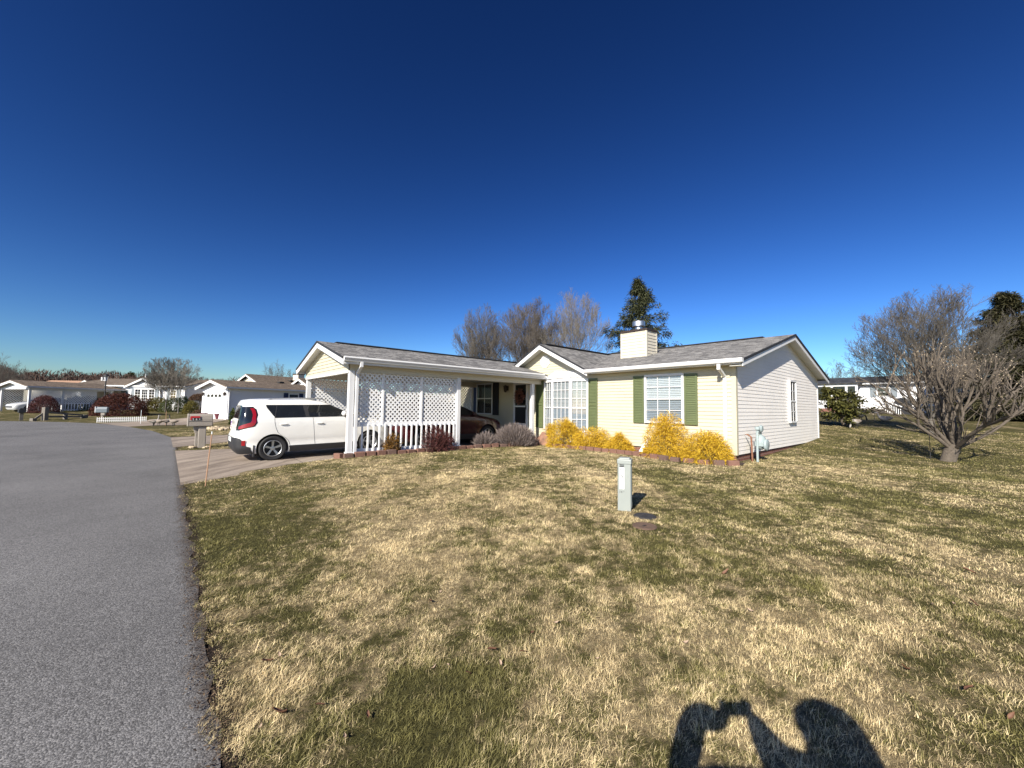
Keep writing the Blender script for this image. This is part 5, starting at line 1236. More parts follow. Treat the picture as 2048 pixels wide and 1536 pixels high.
# wooden marker stake by the drive, thin marker rods at the far drives
p = gpt(410, 972); top = p+np.array([.055, .02, 1.0*.93])
t = thing('marker_stake', 'slim orange brown wooden stake leaning at the corner of the driveway', 'stake', tuple(p), 'W'); b = MB(); b.tube([p-[0, 0, .1], (p+top)/2, top], [.009, .009, .008], 6); b.build('rod', M['woodst'], t); b = MB(); b.tube([top, top+[.002, 0, .05]], [.0092, .009], 6); b.build('tip', M['label'], t)
for px, py, lb in ((281, 848, 'thin pale marker rod beside the white edging fence'), (331, 851, 'thin tan marker rod beside the geese on the neighbour drive')):
    p = gpt(px, py); t = thing('marker_rod', lb, 'stake', tuple(p), 'W', group='marker rods along the far drives'); b = MB(); b.tube([p-[0, 0, .1], p+[0, 0, .95]], .012, 5); b.build('rod', M['woodst'] if px > 300 else M['label'], t)
# the near mailbox
p = HW(12.95, -10.12); p[2] = GZ(p)
t = thing('mailbox', 'taupe plastic mailbox with a red flag and house number on a thick post', 'mailbox', tuple(p), 'L', pi/2-YAW)   # local x towards the drive end (+v), y left
SHIFT[t.name] = (0, 0, 0)
b = MB(); prof = [(-.145, .72), (.145, .72), (.155, .96), (.14, 1.08), (.09, 1.13), (-.09, 1.13), (-.14, 1.08), (-.155, .96)]
b.prism(prof, 'x', -.36, .28); b.build('box', M['taupe'], t, bevel=.02)
b = MB(); b.prism([(a*1.04, .72+(z-.72)*1.02) for a, z in prof], 'x', -.39, -.35); b.build('door', M['taupe'], t, bevel=.012)
b = MB(); b.box(-.38, .29, -.165, .165, .895, .905); b.build('seam_band', M['taupe'], t)
b = MB(); b.box(-.09, .12, -.09, .09, -.1, .72); b.build('post', M['taupe'], t, bevel=.02)
b = MB(); b.prism([(-.22, .62), (-.085, .2), (-.085, .72), (-.22, .72)], 'y', -.05, .05); b.box(-.17, -.10, -.05, .05, -.1, .64); b.build('brace', M['taupe'], t, bevel=.01)
b = MB(); b.box(-.3, -.07, -.172, -.158, 1.0, 1.06); b.box(-.32, -.28, -.174, -.158, .94, 1.05); b.build('flag', M['red'], t)
for i, chx in enumerate('261'):
    x = -.245+i*.085; b = MB(); b.box(x-.04, x+.04, -.166, -.158, .91, .99); nb = b.build('number_tile', M['ink'], t)
    text_mesh('digit', chx, .085, (x, -.1675, .952), (pi/2, 0, 0), M['label'], nb)
for i in range(9):
    q = rng; a = q.uniform(0, 6.28); rr = q.uniform(.12, .34); x, y = p[0]+rr*math.cos(a)*1.1, p[1]+rr*math.sin(a)*.8-.12
    b = MB(); s_ = q.uniform(.05, .11); b.ball((0, 0, 0), (s_*1.2, s_*.9, s_*.7), 8, 6, .12, q); o = b.build('rock', M['rock']); o.location = (x, y, GZ((x, y))+s_*.3); o.rotation_euler = (0, 0, a)
    tag(o, 'tan field rock heaped round the foot of the taupe mailbox', 'rock', 'rocks round the mailbox post')
for i in range(22):
    q = rng; c_ = gpt(436+q.uniform(-19, 20), 858+q.uniform(-2, 3.)); s_ = q.uniform(.07, .16)
    b = MB(); b.ball((0, 0, 0), (s_*1.3, s_, s_*.7), 8, 6, .12, q); o = b.build('rock', M['rock']); o.location = (c_[0], c_[1], c_[2]+s_*.3); o.rotation_euler = (0, 0, q.uniform(0, 6))
    tag(o, 'tan rock in the scattered pile behind the taupe mailbox', 'rock', 'rocks in the pile behind the mailbox')
# shepherd's hook
p = gpt(1861, 917); t = thing('plant_hook', 'thin black shepherd hook standing before the pruned tree', 'plant hook', tuple(p), 'L'); b = MB()
b.tube([(0, 0, -.15), (0, 0, 1.5), (.02, 0, 1.63), (.09, 0, 1.70), (.17, 0, 1.68), (.21, 0, 1.6), (.2, 0, 1.54), (.24, 0, 1.53)], .0085, 6); b.tube([(-.1, 0, .02), (.1, 0, .02)], .007, 5); b.build('rod', M['plast'], t)
# geese
M['goose'] = mat('goose_feather', (.24, .2, .165, 1), .85, .3, 14.); M['goosen'] = mat('goose_neck', (.03, .028, .026, 1), .7, .2); M['goosep'] = mat('goose_pale', (.33, .3, .27, 1), .8, .2, 10.)
def goose(label, base, rz, pose, pale=False, sc=1.):
    t = thing('goose', label, 'goose', tuple(base), 'L', rz, 'geese on the lawns and drive'); t.scale = (sc,)*3; sit = pose == 'sit'; h = .16 if sit else .34
    b = MB(); prof = [(-.36, .012, .03), (-.27, .055, .02), (-.15, .12, 0), (0, .15, -.01), (.13, .135, .0), (.22, .09, .04), (.26, .05, .07)]
    if pose == 'up': nk = [(.22, 0, h+.05), (.29, 0, h+.2), (.29, 0, h+.36), (.31, 0, h+.42), (.38, 0, h+.41), (.43, 0, h+.395)]
    elif pose == 'sit': nk = [(.2, 0, h+.05), (.28, 0, h+.16), (.29, 0, h+.27), (.32, 0, h+.31), (.38, 0, h+.3), (.43, 0, h+.285)]
    else: nk = [(.2, 0, h+.03), (.33, 0, h+.02), (.42, 0, h-.12), (.45, 0, h-.24), (.47, 0, h-.28), (.51, 0, h-.31)]
    n = 14; vs = []
    for (x, r, dz_) in prof:
        for i in range(n): a = 2*pi*i/n; vs.append((x, r*math.cos(a), h+dz_+r*.92*math.sin(a)))
    k = len(prof); b.add(vs, [(j*n+i, j*n+(i+1) % n, (j+1)*n+(i+1) % n, (j+1)*n+i) for j in range(k-1) for i in range(n)]+[tuple(range(n))[::-1], tuple((k-1)*n+i for i in range(n))])
    b.tube(nk[:4]+[nk[4]], [.06, .036, .03, .042, .03], 10); b.build('body', M['goosep' if pale else 'goose'], t, smooth=True)
    b = MB(); b.tube(nk[1:], [.037, .032, .043, .03, .012], 10); b.build('neck', M['goosep' if pale else 'goosen'], t, smooth=True)
    for sd in (-1, 1):
        b = MB(); b.ball((-.06, sd*.1, h+.03), (.24, .055, .09), 12, 8); b.build('wing', M['goose'], t, smooth=True)
        if not sit: b = MB(); b.tube([(.02, sd*.06, h-.1), (.03, sd*.06, h-.22), (.01, sd*.06, .01)], [.025, .014, .012], 6); b.prism([(-.01, sd*.06-.03), (.09, sd*.06-.04), (.09, sd*.06+.04), (-.01, sd*.06+.03)], 'z', -.005, .012); b.build('leg', M['goosen'], t)
    return t
g_ = gpt(1770, 843); goose('pale grey goose sitting head up on the rear lawn right of the sapling', g_, R(160), 'sit', True, 1.15)
g_ = gpt(1720, 842); goose('brown goose with black head low between the magnolia and the sapling', g_, R(8), 'graze', False, 1.05)
g_ = gpt(1712, 856); goose('greyish goose pecking at the foot of the magnolia', g_, R(200), 'graze', True, .95)
g_ = gpt(306, 852); goose('grey goose with body tilted at the road end of the neighbour drive', g_, R(20), 'up', True, .9)
g_ = gpt(318, 852); goose('dark goose grazing second from the road on the neighbour drive', g_, R(170), 'graze', False, .9)
g_ = gpt(332, 851); goose('grey goose grazing by the tan marker rod on the neighbour drive', g_, R(30), 'graze', True, .9)
g_ = gpt(347, 852); goose('black necked goose standing upright near the taupe mailbox', g_, R(185), 'up', False, .9)
# ------------------------------------------------------------------ neighbouring houses
def nb(name, label, base, rz): return thing(name, label, 'house', tuple(base), 'L', rz)
def gable_roof(par, x0, x1, y0, y1, he, hr, axis, m, ov=.35, name='roof', fas=True, t=.08):
    """ridge along axis; x0..y1 wall outline"""
    r = MB(); f = MB()
    if axis == 'x':
        ym = (y0+y1)/2
        for s, ye in ((1, y0-ov), (-1, y1+ov)):
            pts = [(x0-ov, ye, he), (x1+ov, ye, he), (x1+ov, ym, hr), (x0-ov, ym, hr)]; slab(r, pts[::s], t)
            for xx in (x0-ov-.02, x1+ov): f.prism([(ye, he-t), (ym, hr-t), (ym, hr-t-.16), (ye, he-t-.16)], 'x', xx-.01, xx+.02)
            f.box(x0-ov, x1+ov, ye-.07*s if s == 1 else ye, ye if s == 1 else ye+.07, he-.15, he-.02)
    else:
        xm = (x0+x1)/2
        for s, xe in ((1, x0-ov), (-1, x1+ov)):
            pts = [(xe, y0-ov, he), (xe, y1+ov, he), (xm, y1+ov, hr), (xm, y0-ov, hr)]; slab(r, pts[::-s], t)
            for yy in (y0-ov-.02, y1+ov): f.prism([(xe, he-t), (xm, hr-t), (xm, hr-t-.2), (xe, he-t-.2)], 'y', yy-.01, yy+.02)
            f.box(xe-.07 if s == 1 else xe, xe if s == 1 else xe+.07, y0-ov, y1+ov, he-.15, he-.02)
    o = r.build(name, M[m], par)
    f.build('fascia', M['white'], par); return o
def nwalls(par, x0, x1, y0, y1, z0, he, hr, axis, m, pitch=.12, ov=.35, front=True):
    w = MB(); xm, ym = (x0+x1)/2, (y0+y1)/2
    k = (hr-he)/((xm-x0+ov) if axis == 'y' else (ym-y0+ov)); hw_ = he+k*ov-.1
    def fl(c0, c1, gable):
        if not gable: return (lambda z: 0), (lambda z: c1-c0), min(hw_, he-.02)
        return (lambda z: max(0, (z-hw_)/k)), (lambda z: (c1-c0)-max(0, (z-hw_)/k)), hr-.12
    L0, R0, zt0 = fl(x0, x1, axis == 'y'); lap(w, (x0, y0, 0), (1, 0, 0), (0, -1, 0), z0, zt0, L0, R0, pitch)
    L1, R1, zt1 = fl(y0, y1, axis == 'x'); lap(w, (x1, y0, 0), (0, 1, 0), (1, 0, 0), z0, zt1, L1, R1, pitch)
    lap(w, (x0, y1, 0), (0, -1, 0), (-1, 0, 0), z0, zt1, L1, R1, pitch); w.box(x0+.02, x1-.02, y0+.02, y1-.02, z0-.4, min(hw_, he)-.05)
    return w.build('wall', M[m], par)
def nwin(par, x, y, nx, w, z0, z1, cols=2, rows=2, sh=None, shw=.35, bl=None):
    """front (nx=0) or right side (nx=1) window"""
    xd, nd = ((1, 0, 0), (0, -1, 0)) if not nx else ((0, 1, 0), (1, 0, 0))
    o_ = np.array([x, y, 0])+np.array(nd)*.016
    o = window(par, o_, xd, nd, w, z0, z1, (z0+z1)/2, cols, rows, rows, bl, bl, fr=.09, slats=False, depth=.06, glass='glassd', mun=.03)
    b = MB(); b.obox(o_+np.array(nd)*.002+np.array([0, 0, z0+.05]), np.array(xd)*w, np.array(nd)*.006, (0, 0, z1-z0-.1)); b.build('window_back', M['darkroom'], o)
    if sh:
        for q in (-shw-.04, w+.04): shutter(par, o_+np.array(xd)*q, xd, nd, shw, z0-.03, z1+.03, M[sh], sl=.08)
# garage house across the second drive
rB = math.atan2(-.42, .91); pB = np.array([-22.85, 31.72, .17])
H1 = nb('garage_house', 'white gabled garage wing with plain white door and long shaded bluish side wall', pB, rB)
Wd = 3.5; Dp = 17.
nwalls(H1, -Wd, 0, 0, Dp, .02, 2.7, 3.2, 'y', 'sid_w', .13)
gable_roof(H1, -Wd, 0, 0, Dp, 2.66, 3.27, 'y', 'shby', .38)
b = MB(); b.box(-2.95, -.55, -.05, -.02, 0, 2.2); gd = b.build('garage_door', M['white'], H1)
b = MB()
for k in range(12): b.box(-2.93, -.57, -.062, -.05, .03+k*.178, .03+k*.178+.15)
b.build('door_panel', M['white'], gd)
b = MB()
for k in range(4): x = -2.7+k*.52; b.prism([(x, 1.82), (x+.36, 1.82), (x+.36, 1.98), (x+.18, 2.06), (x, 1.98)], 'y', -.068, -.06)
b.build('door_window', M['carglass'], gd)
b = MB(); b.box(-3.05, -2.95, -.06, -.02, 0, 2.3); b.box(-.55, -.45, -.06, -.02, 0, 2.3); b.box(-2.95, -.55, -.06, -.02, 2.2, 2.3); b.build('door_frame', M['white'], H1)
for x in (-3.22, -.22): b = MB(); b.box(x-.04, x+.04, -.06, -.02, 2.05, 2.2); b.lathe([(.03, 2.2), (.09, 2.15), (.07, 1.95), (.03, 1.9)], (x, -.14, 0), 6); b.build('wall_lamp', M['brown'], H1)
nwin(H1, 0, 5.2, 1, 1.05, 1.35, 2.3, 1, 1, 'navy', .42)
b = MB(); b.box(0.02, .06, 8.9, 9.9, .1, 2.2); dd_ = b.build('side_door', M['white'], H1)
b = MB(); b.lathe([(.3, 0), (.3, .01)], (.06, 9.4, 1.75), 16, 'x'); b.build('fan_light', M['carglass'], dd_)
d_ = MB(); d_.box(.02, .1, .05, .14, .05, 2.62); d_.build('downspout', M['white'], H1)
# white house with bay gable
pC = atY(367, 826, 44); pC[2] = .62
H2 = nb('bay_house', 'white house with a front gable, three part window and dark shaded end wall', pC, .0)
nwalls(H2, -12.5, 0, 0, 8, .15, 2.75, 3.6, 'x', 'sid_w', .13)
o = [c for c in H2.children if c.name.startswith('wall')][0]
gable_roof(H2, -12.5, 0, 0, 8, 2.72, 3.68, 'x', 'shbx', .35)
gx0, gx1 = -6.0, -2.55
w = MB(); kk_ = .45; xm_ = (gx0+gx1)/2
lap(w, (gx0, -.25, 0), (1, 0, 0), (0, -1, 0), .15, 3.55, lambda z: max(0, (z-2.75)/kk_), lambda z: gx1-gx0-max(0, (z-2.75)/kk_), .13); w.box(gx0, gx1, -.24, .1, .1, 2.7); w.build('bay_wall', M['sid_w'], H2)
gable_roof(H2, gx0, gx1, -.25, 3.2, 2.66, 3.62, 'y', 'shby', .3, 'bay_roof')
nwin(H2, xm_-1.05, -.25, 0, .75, 1.0, 2.35, 2, 2); nwin(H2, xm_-.3, -.25, 0, .8, 1.0, 2.35, 3, 2); nwin(H2, xm_+.5, -.25, 0, .75, 1.0, 2.35, 2, 2)
for x in (xm_-1.4, xm_+1.27): shutter(H2, (x, -.266, 0), (1, 0, 0), (0, -1, 0), .33, .95, 2.4, M['greysh'], sl=.08)
nwin(H2, -1.6, 0, 0, .75, 1.0, 2.3, 2, 2, 'greysh'); nwin(H2, -9.3, 0, 0, .85, 1.15, 2.3, 3, 2, 'greysh')
b = MB(); b.box(-7.1, -6.2, -.03, -.018, .2, 2.2); b.build('front_door', M['greysh'], H2)
b = MB(); b.lathe([(.42, -.02), (.42, -.05)], (-7.6, -.016, 1.85), 16, 'y'); b.build('wall_plaque', M['white'], H2)
b = MB(); b.lathe([(.06, 3.6), (.06, 4.3)], (-8.2, 4., 0), 8); b.build('roof_pipe', M['white'], H2)
# left house with its carport
rA = math.atan2(-.264, .96); pA = np.array([-45.3, 37.0, .36])
H3 = nb('carport_house', 'grey shaded house with a white gabled carport and lattice at the far left', pA, rA)
W3 = 4.3; D3 = 6.4
gable_roof(H3, -W3, 0, 0, D3+9, 2.5, 3.08, 'y', 'shby', .35)
for (x, y) in ((-.07, .07), (-W3+.07, .07), (-.07, 2.4), (-.07, 6.2)): b = MB(); b.box(x-.08, x+.08, y-.08, y+.08, -.1, 2.4); b.build('post', M['white'], H3)
w = MB(); lap(w, (-W3, .0, 0), (1, 0, 0), (0, -1, 0), 2.2, 2.94, lambda z: max(0, (z-2.46)/.232), lambda z: W3-max(0, (z-2.46)/.232), .13); w.box(-.14, .0, .02, D3, 2.2, 2.5); w.box(-W3, -W3+.12, .02, D3, 2.2, 2.5); w.build('gable_siding', M['sid_w'], H3)
w = MB(); lap(w, (-W3-2, D3, 0), (1, 0, 0), (0, -1, 0), .1, 2.6, lambda z: 0, lambda z: W3+1, .13); lap(w, (-.9, D3, 0), (0, 1, 0), (1, 0, 0), .1, 2.6, lambda z: 0, lambda z: 8, .13); w.box(-W3-2, -.95, D3+.02, D3+8, -.2, 2.5); w.build('wall', M['sid_w'], H3)
nwin(H3, -.9, D3+2., 1, 1.5, 1.2, 2.2, 1, 1, 'black', .4)
def lat2(par, x, y0, y1, z0, z1, p=.2):
    b = MB(); c = y0-z1
    while c < y1-z0:
        za, zb = max(z0, y0-c), min(z1, y1-c)
        if zb-za > .05: b.bar((x, c+za, za), (x, c+zb, zb), .01, .06, up=(0, 1, -1))
        c += p
    c = y0+z0
    while c < y1+z1:
        za, zb = max(z0, c-y1), min(z1, c-y0)
        if zb-za > .05: b.bar((x+.012, c-za, za), (x+.012, c-zb, zb), .01, .06, up=(0, 1, 1))
        c += p
    return b.build('lattice_panel', M['white2'], par)
lat2(H3, -W3+.05, .2, D3, .5, 2.3); lat2(H3, -.05, .2, 2.3, .95, 2.3); lat2(H3, -.05, 2.5, 5, .95, 2.3)
b = MB()
for k in range(26): y = .25+k*.23; b.box(-.04, .0, y, y+.09, .15, .95)
b.box(-.06, -.04, .2, 6.1, .85, .95); b.box(-.06, -.04, .2, 6.1, .2, .3); b.build('picket_rail', M['white2'], H3)
# the house behind it, and the two gabled houses beyond the garage
pF = atY(168, 800, 62); pF[2] = .9
H4 = nb('far_house', 'house with tan roof and small white gable behind the shaded carport house', pF, .05)
nwalls(H4, -9, 5, 0, 8, .1, 2.8, 3.9, 'x', 'sid_c', .16); gable_roof(H4, -9, -.4, 0, 8, 2.75, 4.0, 'x', 'sht', .35); gable_roof(H4, .4, 5, .05, 7.9, 2.75, 3.95, 'x', 'shbx', .35, 'roof')
w = MB(); lap(w, (-1.3, -.2, 0), (1, 0, 0), (0, -1, 0), .2, 3.8, lambda z: max(0, (z-2.7)/.5), lambda z: 3.4-max(0, (z-2.7)/.5), .16); w.box(-1.3, 2.1, -.18, .2, .2, 2.6); w.build('gable_wall', M['sid_c'], H4); gable_roof(H4, -1.3, 2.1, -.2, 3, 2.7, 3.95, 'y', 'shby', .35, 'gable_roof')
pD = atY(497, 803, 50); pD[2] = .5
H5 = nb('far_house', 'cream gabled house with brown roof and chimney beyond the garage', pD, -.46)
nwalls(H5, -3.6, 3.2, 0, 13, .1, 3.1, 4.5, 'y', 'sid_c', .16); gable_roof(H5, -3.6, 3.2, 0, 13, 3.05, 4.75, 'y', 'shby', .4)
b = MB(); b.box(1.2, 2.3, 5., 5.9, 3.6, 5.0); b.build('chimney', M['sid_c'], H5); b = MB(); b.box(1.15, 2.35, 4.95, 5.95, 5.0, 5.15); b.box(1.6, 1.9, 5.3, 5.6, 5.15, 5.4); b.build('chimney_cap', M['brown'], H5)
for (x, y, z) in ((1.4, 4.6, 4.05), (2.2, 2.6, 3.7), (2.2, 6.6, 3.7)): b = MB(); b.box(x-.35, x+.35, y-.3, y+.3, z, z+.16); b.build('roof_vent', M['edge'], H5)
pG = atY(602, 803, 40); pG[2] = .4
H6 = nb('far_house', 'white small gabled porch house just left of the yellow carport gable', pG, -.46)
nwalls(H6, -1.6, 1.6, 0, 6, .1, 2.8, 3.6, 'y', 'sid_w', .16); gable_roof(H6, -1.6, 1.6, 0, 6, 2.75, 3.75, 'y', 'shby', .4)
# neighbour to the right
pE = HW(3.72, 39.83, 1.58)
H7 = nb('neighbour_house', 'long white house with a black roof, glazed porch, deck stairs and grey shutters', pE, -YAW)
nwalls(H7, -9, 7.5, 0, 8, .28, 2.72, 3.6, 'x', 'sid_w', .14); gable_roof(H7, -9, 7.5, 0, 8, 2.68, 3.55, 'x', 'shd', .4)
b = MB(); b.box(-9, 7.45, .03, 7.9, -1.2, .28); b.build('brick_skirt', M['brick'], H7)
nwin(H7, 2.0, 0, 0, .95, 1.35, 2.25, 1, 1, 'greysh', .42)
w = MB()
for x in (-3.6, -2.35, -1.1, .0, .75): w.box(x-.09, x+.09, -1.5, -1.36, .2, 2.6)
w.box(-3.7, .85, -1.5, -1.36, .2, 1.0); w.box(-3.7, .85, -1.52, -1.34, 2.35, 2.66); w.build('porch_frame', M['white'], H7)
w = MB(); w.box(-3.6, .75, -1.42, -1.4, 1.0, 2.35); w.build('porch_glass', M['carglass'], H7)
w = MB(); slab(w, [(-4, -1.75, 2.7), (1.1, -1.75, 2.7), (1.1, .0, 2.82), (-4, .0, 2.82)], .1); w.build('porch_roof', M['shd'], H7)
w = MB(); w.box(-3.7, .85, -1.48, 0, -.9, .2); w.build('porch_base', M['brick'], H7)
dk = MB(); dk.box(.9, 2.6, -1.6, -.02, .12, .22)
for i in range(4): dk.box(2.6+i*.28, 2.88+i*.28, -1.5, -.5, .0-i*.14, .08-i*.14)
dk.build('deck', M['woodgr'], H7)
w = MB()
for x in np.arange(.95, 2.6, .14): w.box(x, x+.04, -1.6, -1.56, .22, .95)
w.box(.9, 2.62, -1.62, -1.54, .95, 1.03); w.bar((2.6, -1.58, 1.0), (3.8, -1.58, .4), .07, .07); w.bar((2.6, -.5, 1.0), (3.8, -.5, .4), .07, .07)
for i in range(8): x = 2.7+i*.14; w.box(x, x+.04, -1.6, -1.56, -.3, .92-(x-2.6)*.5)
w.build('railing', M['white2'], H7)
w = MB(); w.box(6.2, 7.6, -1.9, -.03, -.9, 2.3); 
hs = thing('white_shed', 'plain white sided shed wall behind the pruned tree', 'shed', HW(-4.4, 36.5, 1.4), 'L', -YAW); ww = nwalls(hs, -2.2, 3.5, 0, 4, 0, 2.35, 2.9, 'x', 'sid_w', .14); gable_roof(hs, -2.2, 3.5, 0, 4, 2.32, 3.0, 'x', 'shd', .3)
gr = thing('covered_grill', 'black covered barbecue grill on the terrace against the white house', 'grill', HW(.0, 38.7, 1.5), 'L', -YAW)
b = MB(); b.prism([(-.75, -.6), (.75, -.6), (.7, .5), (.55, 1.05), (.3, 1.3), (-.3, 1.25), (-.6, .5)], 'y', -.35, .35); b.build('cover', M['dark'], gr, bevel=.05); b = MB(); b.box(-1.3, -.8, -.3, .3, -.5, .3); b.box(-.45, .45, -.45, -.36, -.3, -.2); b.build('side_table', M['plast'], gr)
# ------------------------------------------------------------------ left side bits
pq = gpt(42, 841); t = thing('mailbox', 'black mailbox on a square grey post before the far left carport', 'mailbox', tuple(pq), 'L', -.6)
b = MB(); b.box(-.09, .09, -.09, .09, -.1, .58); b.build('post', M['woodgr'], t); b = MB(); b.prism([(-.17, .56), (.17, .56), (.17, .8), (.1, .9), (-.1, .9), (-.17, .8)], 'x', -.34, .34); b.build('box', M['plast'], t, bevel=.02)
pq = gpt(204, 841); t = thing('mailbox', 'grey mailbox with shaded checkered side standing inside the little white fence', 'mailbox', tuple(pq), 'L', pi/2-YAW-.3)
b = MB(); b.box(-.06, .06, -.06, .06, -.1, .62); b.build('post', M['taupe'], t); b = MB(); b.prism([(-.16, .6), (.16, .6), (.17, .86), (.1, 1.02), (-.1, 1.02), (-.17, .86)], 'x', -.36, .3); b.build('box', M['greysh'], t, bevel=.02); b = MB(); b.box(-.38, -.34, -.17, .17, .6, 1.04); b.build('door', M['white'], t); b = MB(); b.box(-.05, .16, -.12, .12, .4, .6); b.build('bracket', M['taupe'], t)
# split rail corner fence
pa_, pe_ = gpt(89, 841), gpt(168, 836); br_ = gpt(66, 842)
t = thing('rail_fence', 'weathered wooden corner fence with a tall post and two sloping rails', 'fence', tuple(pa_), 'W')
b = MB(); b.box(pa_[0]-.13, pa_[0]+.13, pa_[1]-.13, pa_[1]+.13, -.2, 1.02); b.build('post', M['woodgr'], t, bevel=.02)
b = MB(); b.box(pe_[0]-.16, pe_[0]+.16, pe_[1]-.16, pe_[1]+.16, -.2, .42); b.build('post', M['woodgr'], t, bevel=.02)
mid_ = (pa_+pe_)/2; b = MB(); b.box(mid_[0]-.09, mid_[0]+.09, mid_[1]-.09, mid_[1]+.09, -.2, .5); b.build('post', M['woodgr'], t)
for z0, z1 in ((.62, .22), (.3, .1)): b = MB(); b.bar(pa_+[0, 0, z0], pe_+[0, 0, z1], .09, .12); b.build('rail', M['woodgr'], t)
b = MB(); b.bar(pa_+[0, 0, .62], br_+[0, 0, .06], .09, .11); b.build('rail', M['woodgr'], t); b = MB(); b.box(br_[0]-.12, br_[0]+.12, br_[1]-.12, br_[1]+.12, -.1, .22); b.build('post', M['woodgr'], t)
# small white edging fence
fa, fb = gpt(194, 845), gpt(292, 843)
t = thing('edging_fence', 'low white picket edging fence beside the neighbour drive', 'fence', tuple(fa), 'W'); dv = (fb-fa); Lf = np.linalg.norm(dv); dv /= Lf
nP = 25
for k in range(nP):
    q = fa+dv*Lf*k/(nP-1); z_ = GZ(q); b = MB(); b.bar(q+[0, 0, z_-q[2]-.03], q+[0, 0, z_-q[2]+  .36], .04, .02, up=(0, 1, 0)); b.build('picket', M['white'], t)
b = MB(); b.bar(fa+[0, -.02, .12], fb+[0, -.02, .12], .02, .04); b.bar(fa+[0, -.02, .27], fb+[0, -.02, .27], .02, .04); b.build('rail', M['white'], t)
# lamp post
pl = onl(208, 38); t = thing('lamp_post', 'black lantern lamp post rising behind the red bronze hedge', 'street lamp', pl, 'L'); b = MB(); b.lathe([(.1, -.1), (.09, .5), (.055, .6), (.05, 3.0), (.07, 3.05)], n=10); b.build('pole', M['plast'], t)
b = MB(); b.lathe([(.08, 3.05), (.17, 3.5)], n=6); b.build('lantern', mat('lamp_glass', (.5, .52, .55, 1), .2), t); b = MB(); b.lathe([(.27, 3.5), (.22, 3.58), (.08, 3.72), (.02, 3.8)], n=8); b.build('lantern_cap', M['plast'], t)
b = MB(); b.box(-.42, -.3, -.06, .06, 3.1, 3.42); b.bar((-.3, 0, 3.15), (-.05, 0, 3.05), .03, .03); b.build('lamp_arm', M['white'], t)
# hedges, topiary, pots
def onG(px, Y): p = atY(px, 812, Y); return (p[0], Y, GZ(p))
leafball('large red bronze hedge behind the grey mailbox', onG(240, 35), (2.3, 1.5, 2.0), 17000, .085, 'redb', 301, 'hedge', 'hedge', lob=3)
leafball('dark purple twiggy bush beside the far left carport', onG(88, 37), (1.25, .9, 1.7), 8000, .075, 'barb', 302, 'bush', 'bush')
leafball('deep green clipped bush by the porch of the carport house', onG(150, 41), (1.3, 1., 1.55), 3500, .1, 'box', 303, 'bush', 'bush')
leafball('olive green rounded bush left of the red bronze hedge', onG(178, 42), (1.7, 1., 1.5), 3500, .1, 'boxy', 304, 'bush', 'bush')
leafball('bronze clipped hedge below the bay house window', onG(296, 41.5), (1.1, .9, 1.35), 3000, .1, 'boxr', 305, 'bush', 'bush')
leafball('olive clipped hedge in the middle before the bay house', onG(318, 41.5), (1.3, .9, 1.55), 3500, .1, 'boxy', 306, 'bush', 'bush')
leafball('round dark green bush between the two bare trees', onG(345, 41.), (1.15, 1., 1.5), 3500, .09, 'box', 307, 'bush', 'bush')
leafball('dark green bush at the corner of the bay house', onG(367, 43), (.8, .8, 1.6), 2500, .1, 'box', 308, 'bush', 'bush')
leafball('golden green cone shaped shrub near the garage', onG(384, 38.5), (.75, .7, 1.3), 2500, .1, 'boxy', 309, 'shrub', 'shrub', lob=1)
leafball('mushroom clipped brown topiary on a bare stem behind the taupe mailbox', onG(399, 36.5), (.82, .8, .55), 3600, .08, 'boxr', 310, 'topiary', 'topiary', rmin=.75, zc=1.4, lob=1)
leafball('small low brown shrub left of the garage door', onG(398, 34.5), (.5, .5, .6), 900, .09, 'boxr', 311, 'shrub', 'shrub')
leafball('narrow dark cypress by the garage corner', onG(467, 27.5), (.22, .22, 1.15), 1600, .08, 'box', 312, 'shrub', 'shrub', rmin=.4)
def pot(px, py, sc, label):
    p = gpt(px, py); t = thing('flower_pot', label, 'pot', tuple(p), 'L'); t.scale = (sc,)*3; b = MB(); b.lathe([(.17, 0), (.24, .36), (.28, .37), (.28, .46), (.25, .46), (.22, .38)], n=18); b.build('pot', M['terra'], t, smooth=True); b = MB(); b.lathe([(.22, .38), (.01, .39)], n=14); b.build('soil', M['mulch'], t)
pot(436, 838, .95, 'plum coloured pot before the white garage door'); pot(406, 838, 1.05, 'plum coloured pot at the left corner of the garage beside a white statue')
p = gpt(412, 838); t = thing('garden_statue', 'small white goose statue by the plum pot', 'statue', tuple(p), 'L', 2.8); b = MB(); b.ball((0, 0, .2), (.2, .13, .18), 12, 8); b.tube([(.1, 0, .3), (.16, 0, .45), (.15, 0, .6), (.24, 0, .6)], [.06, .045, .05, .02], 8); b.build('figure', M['white'], t, smooth=True)
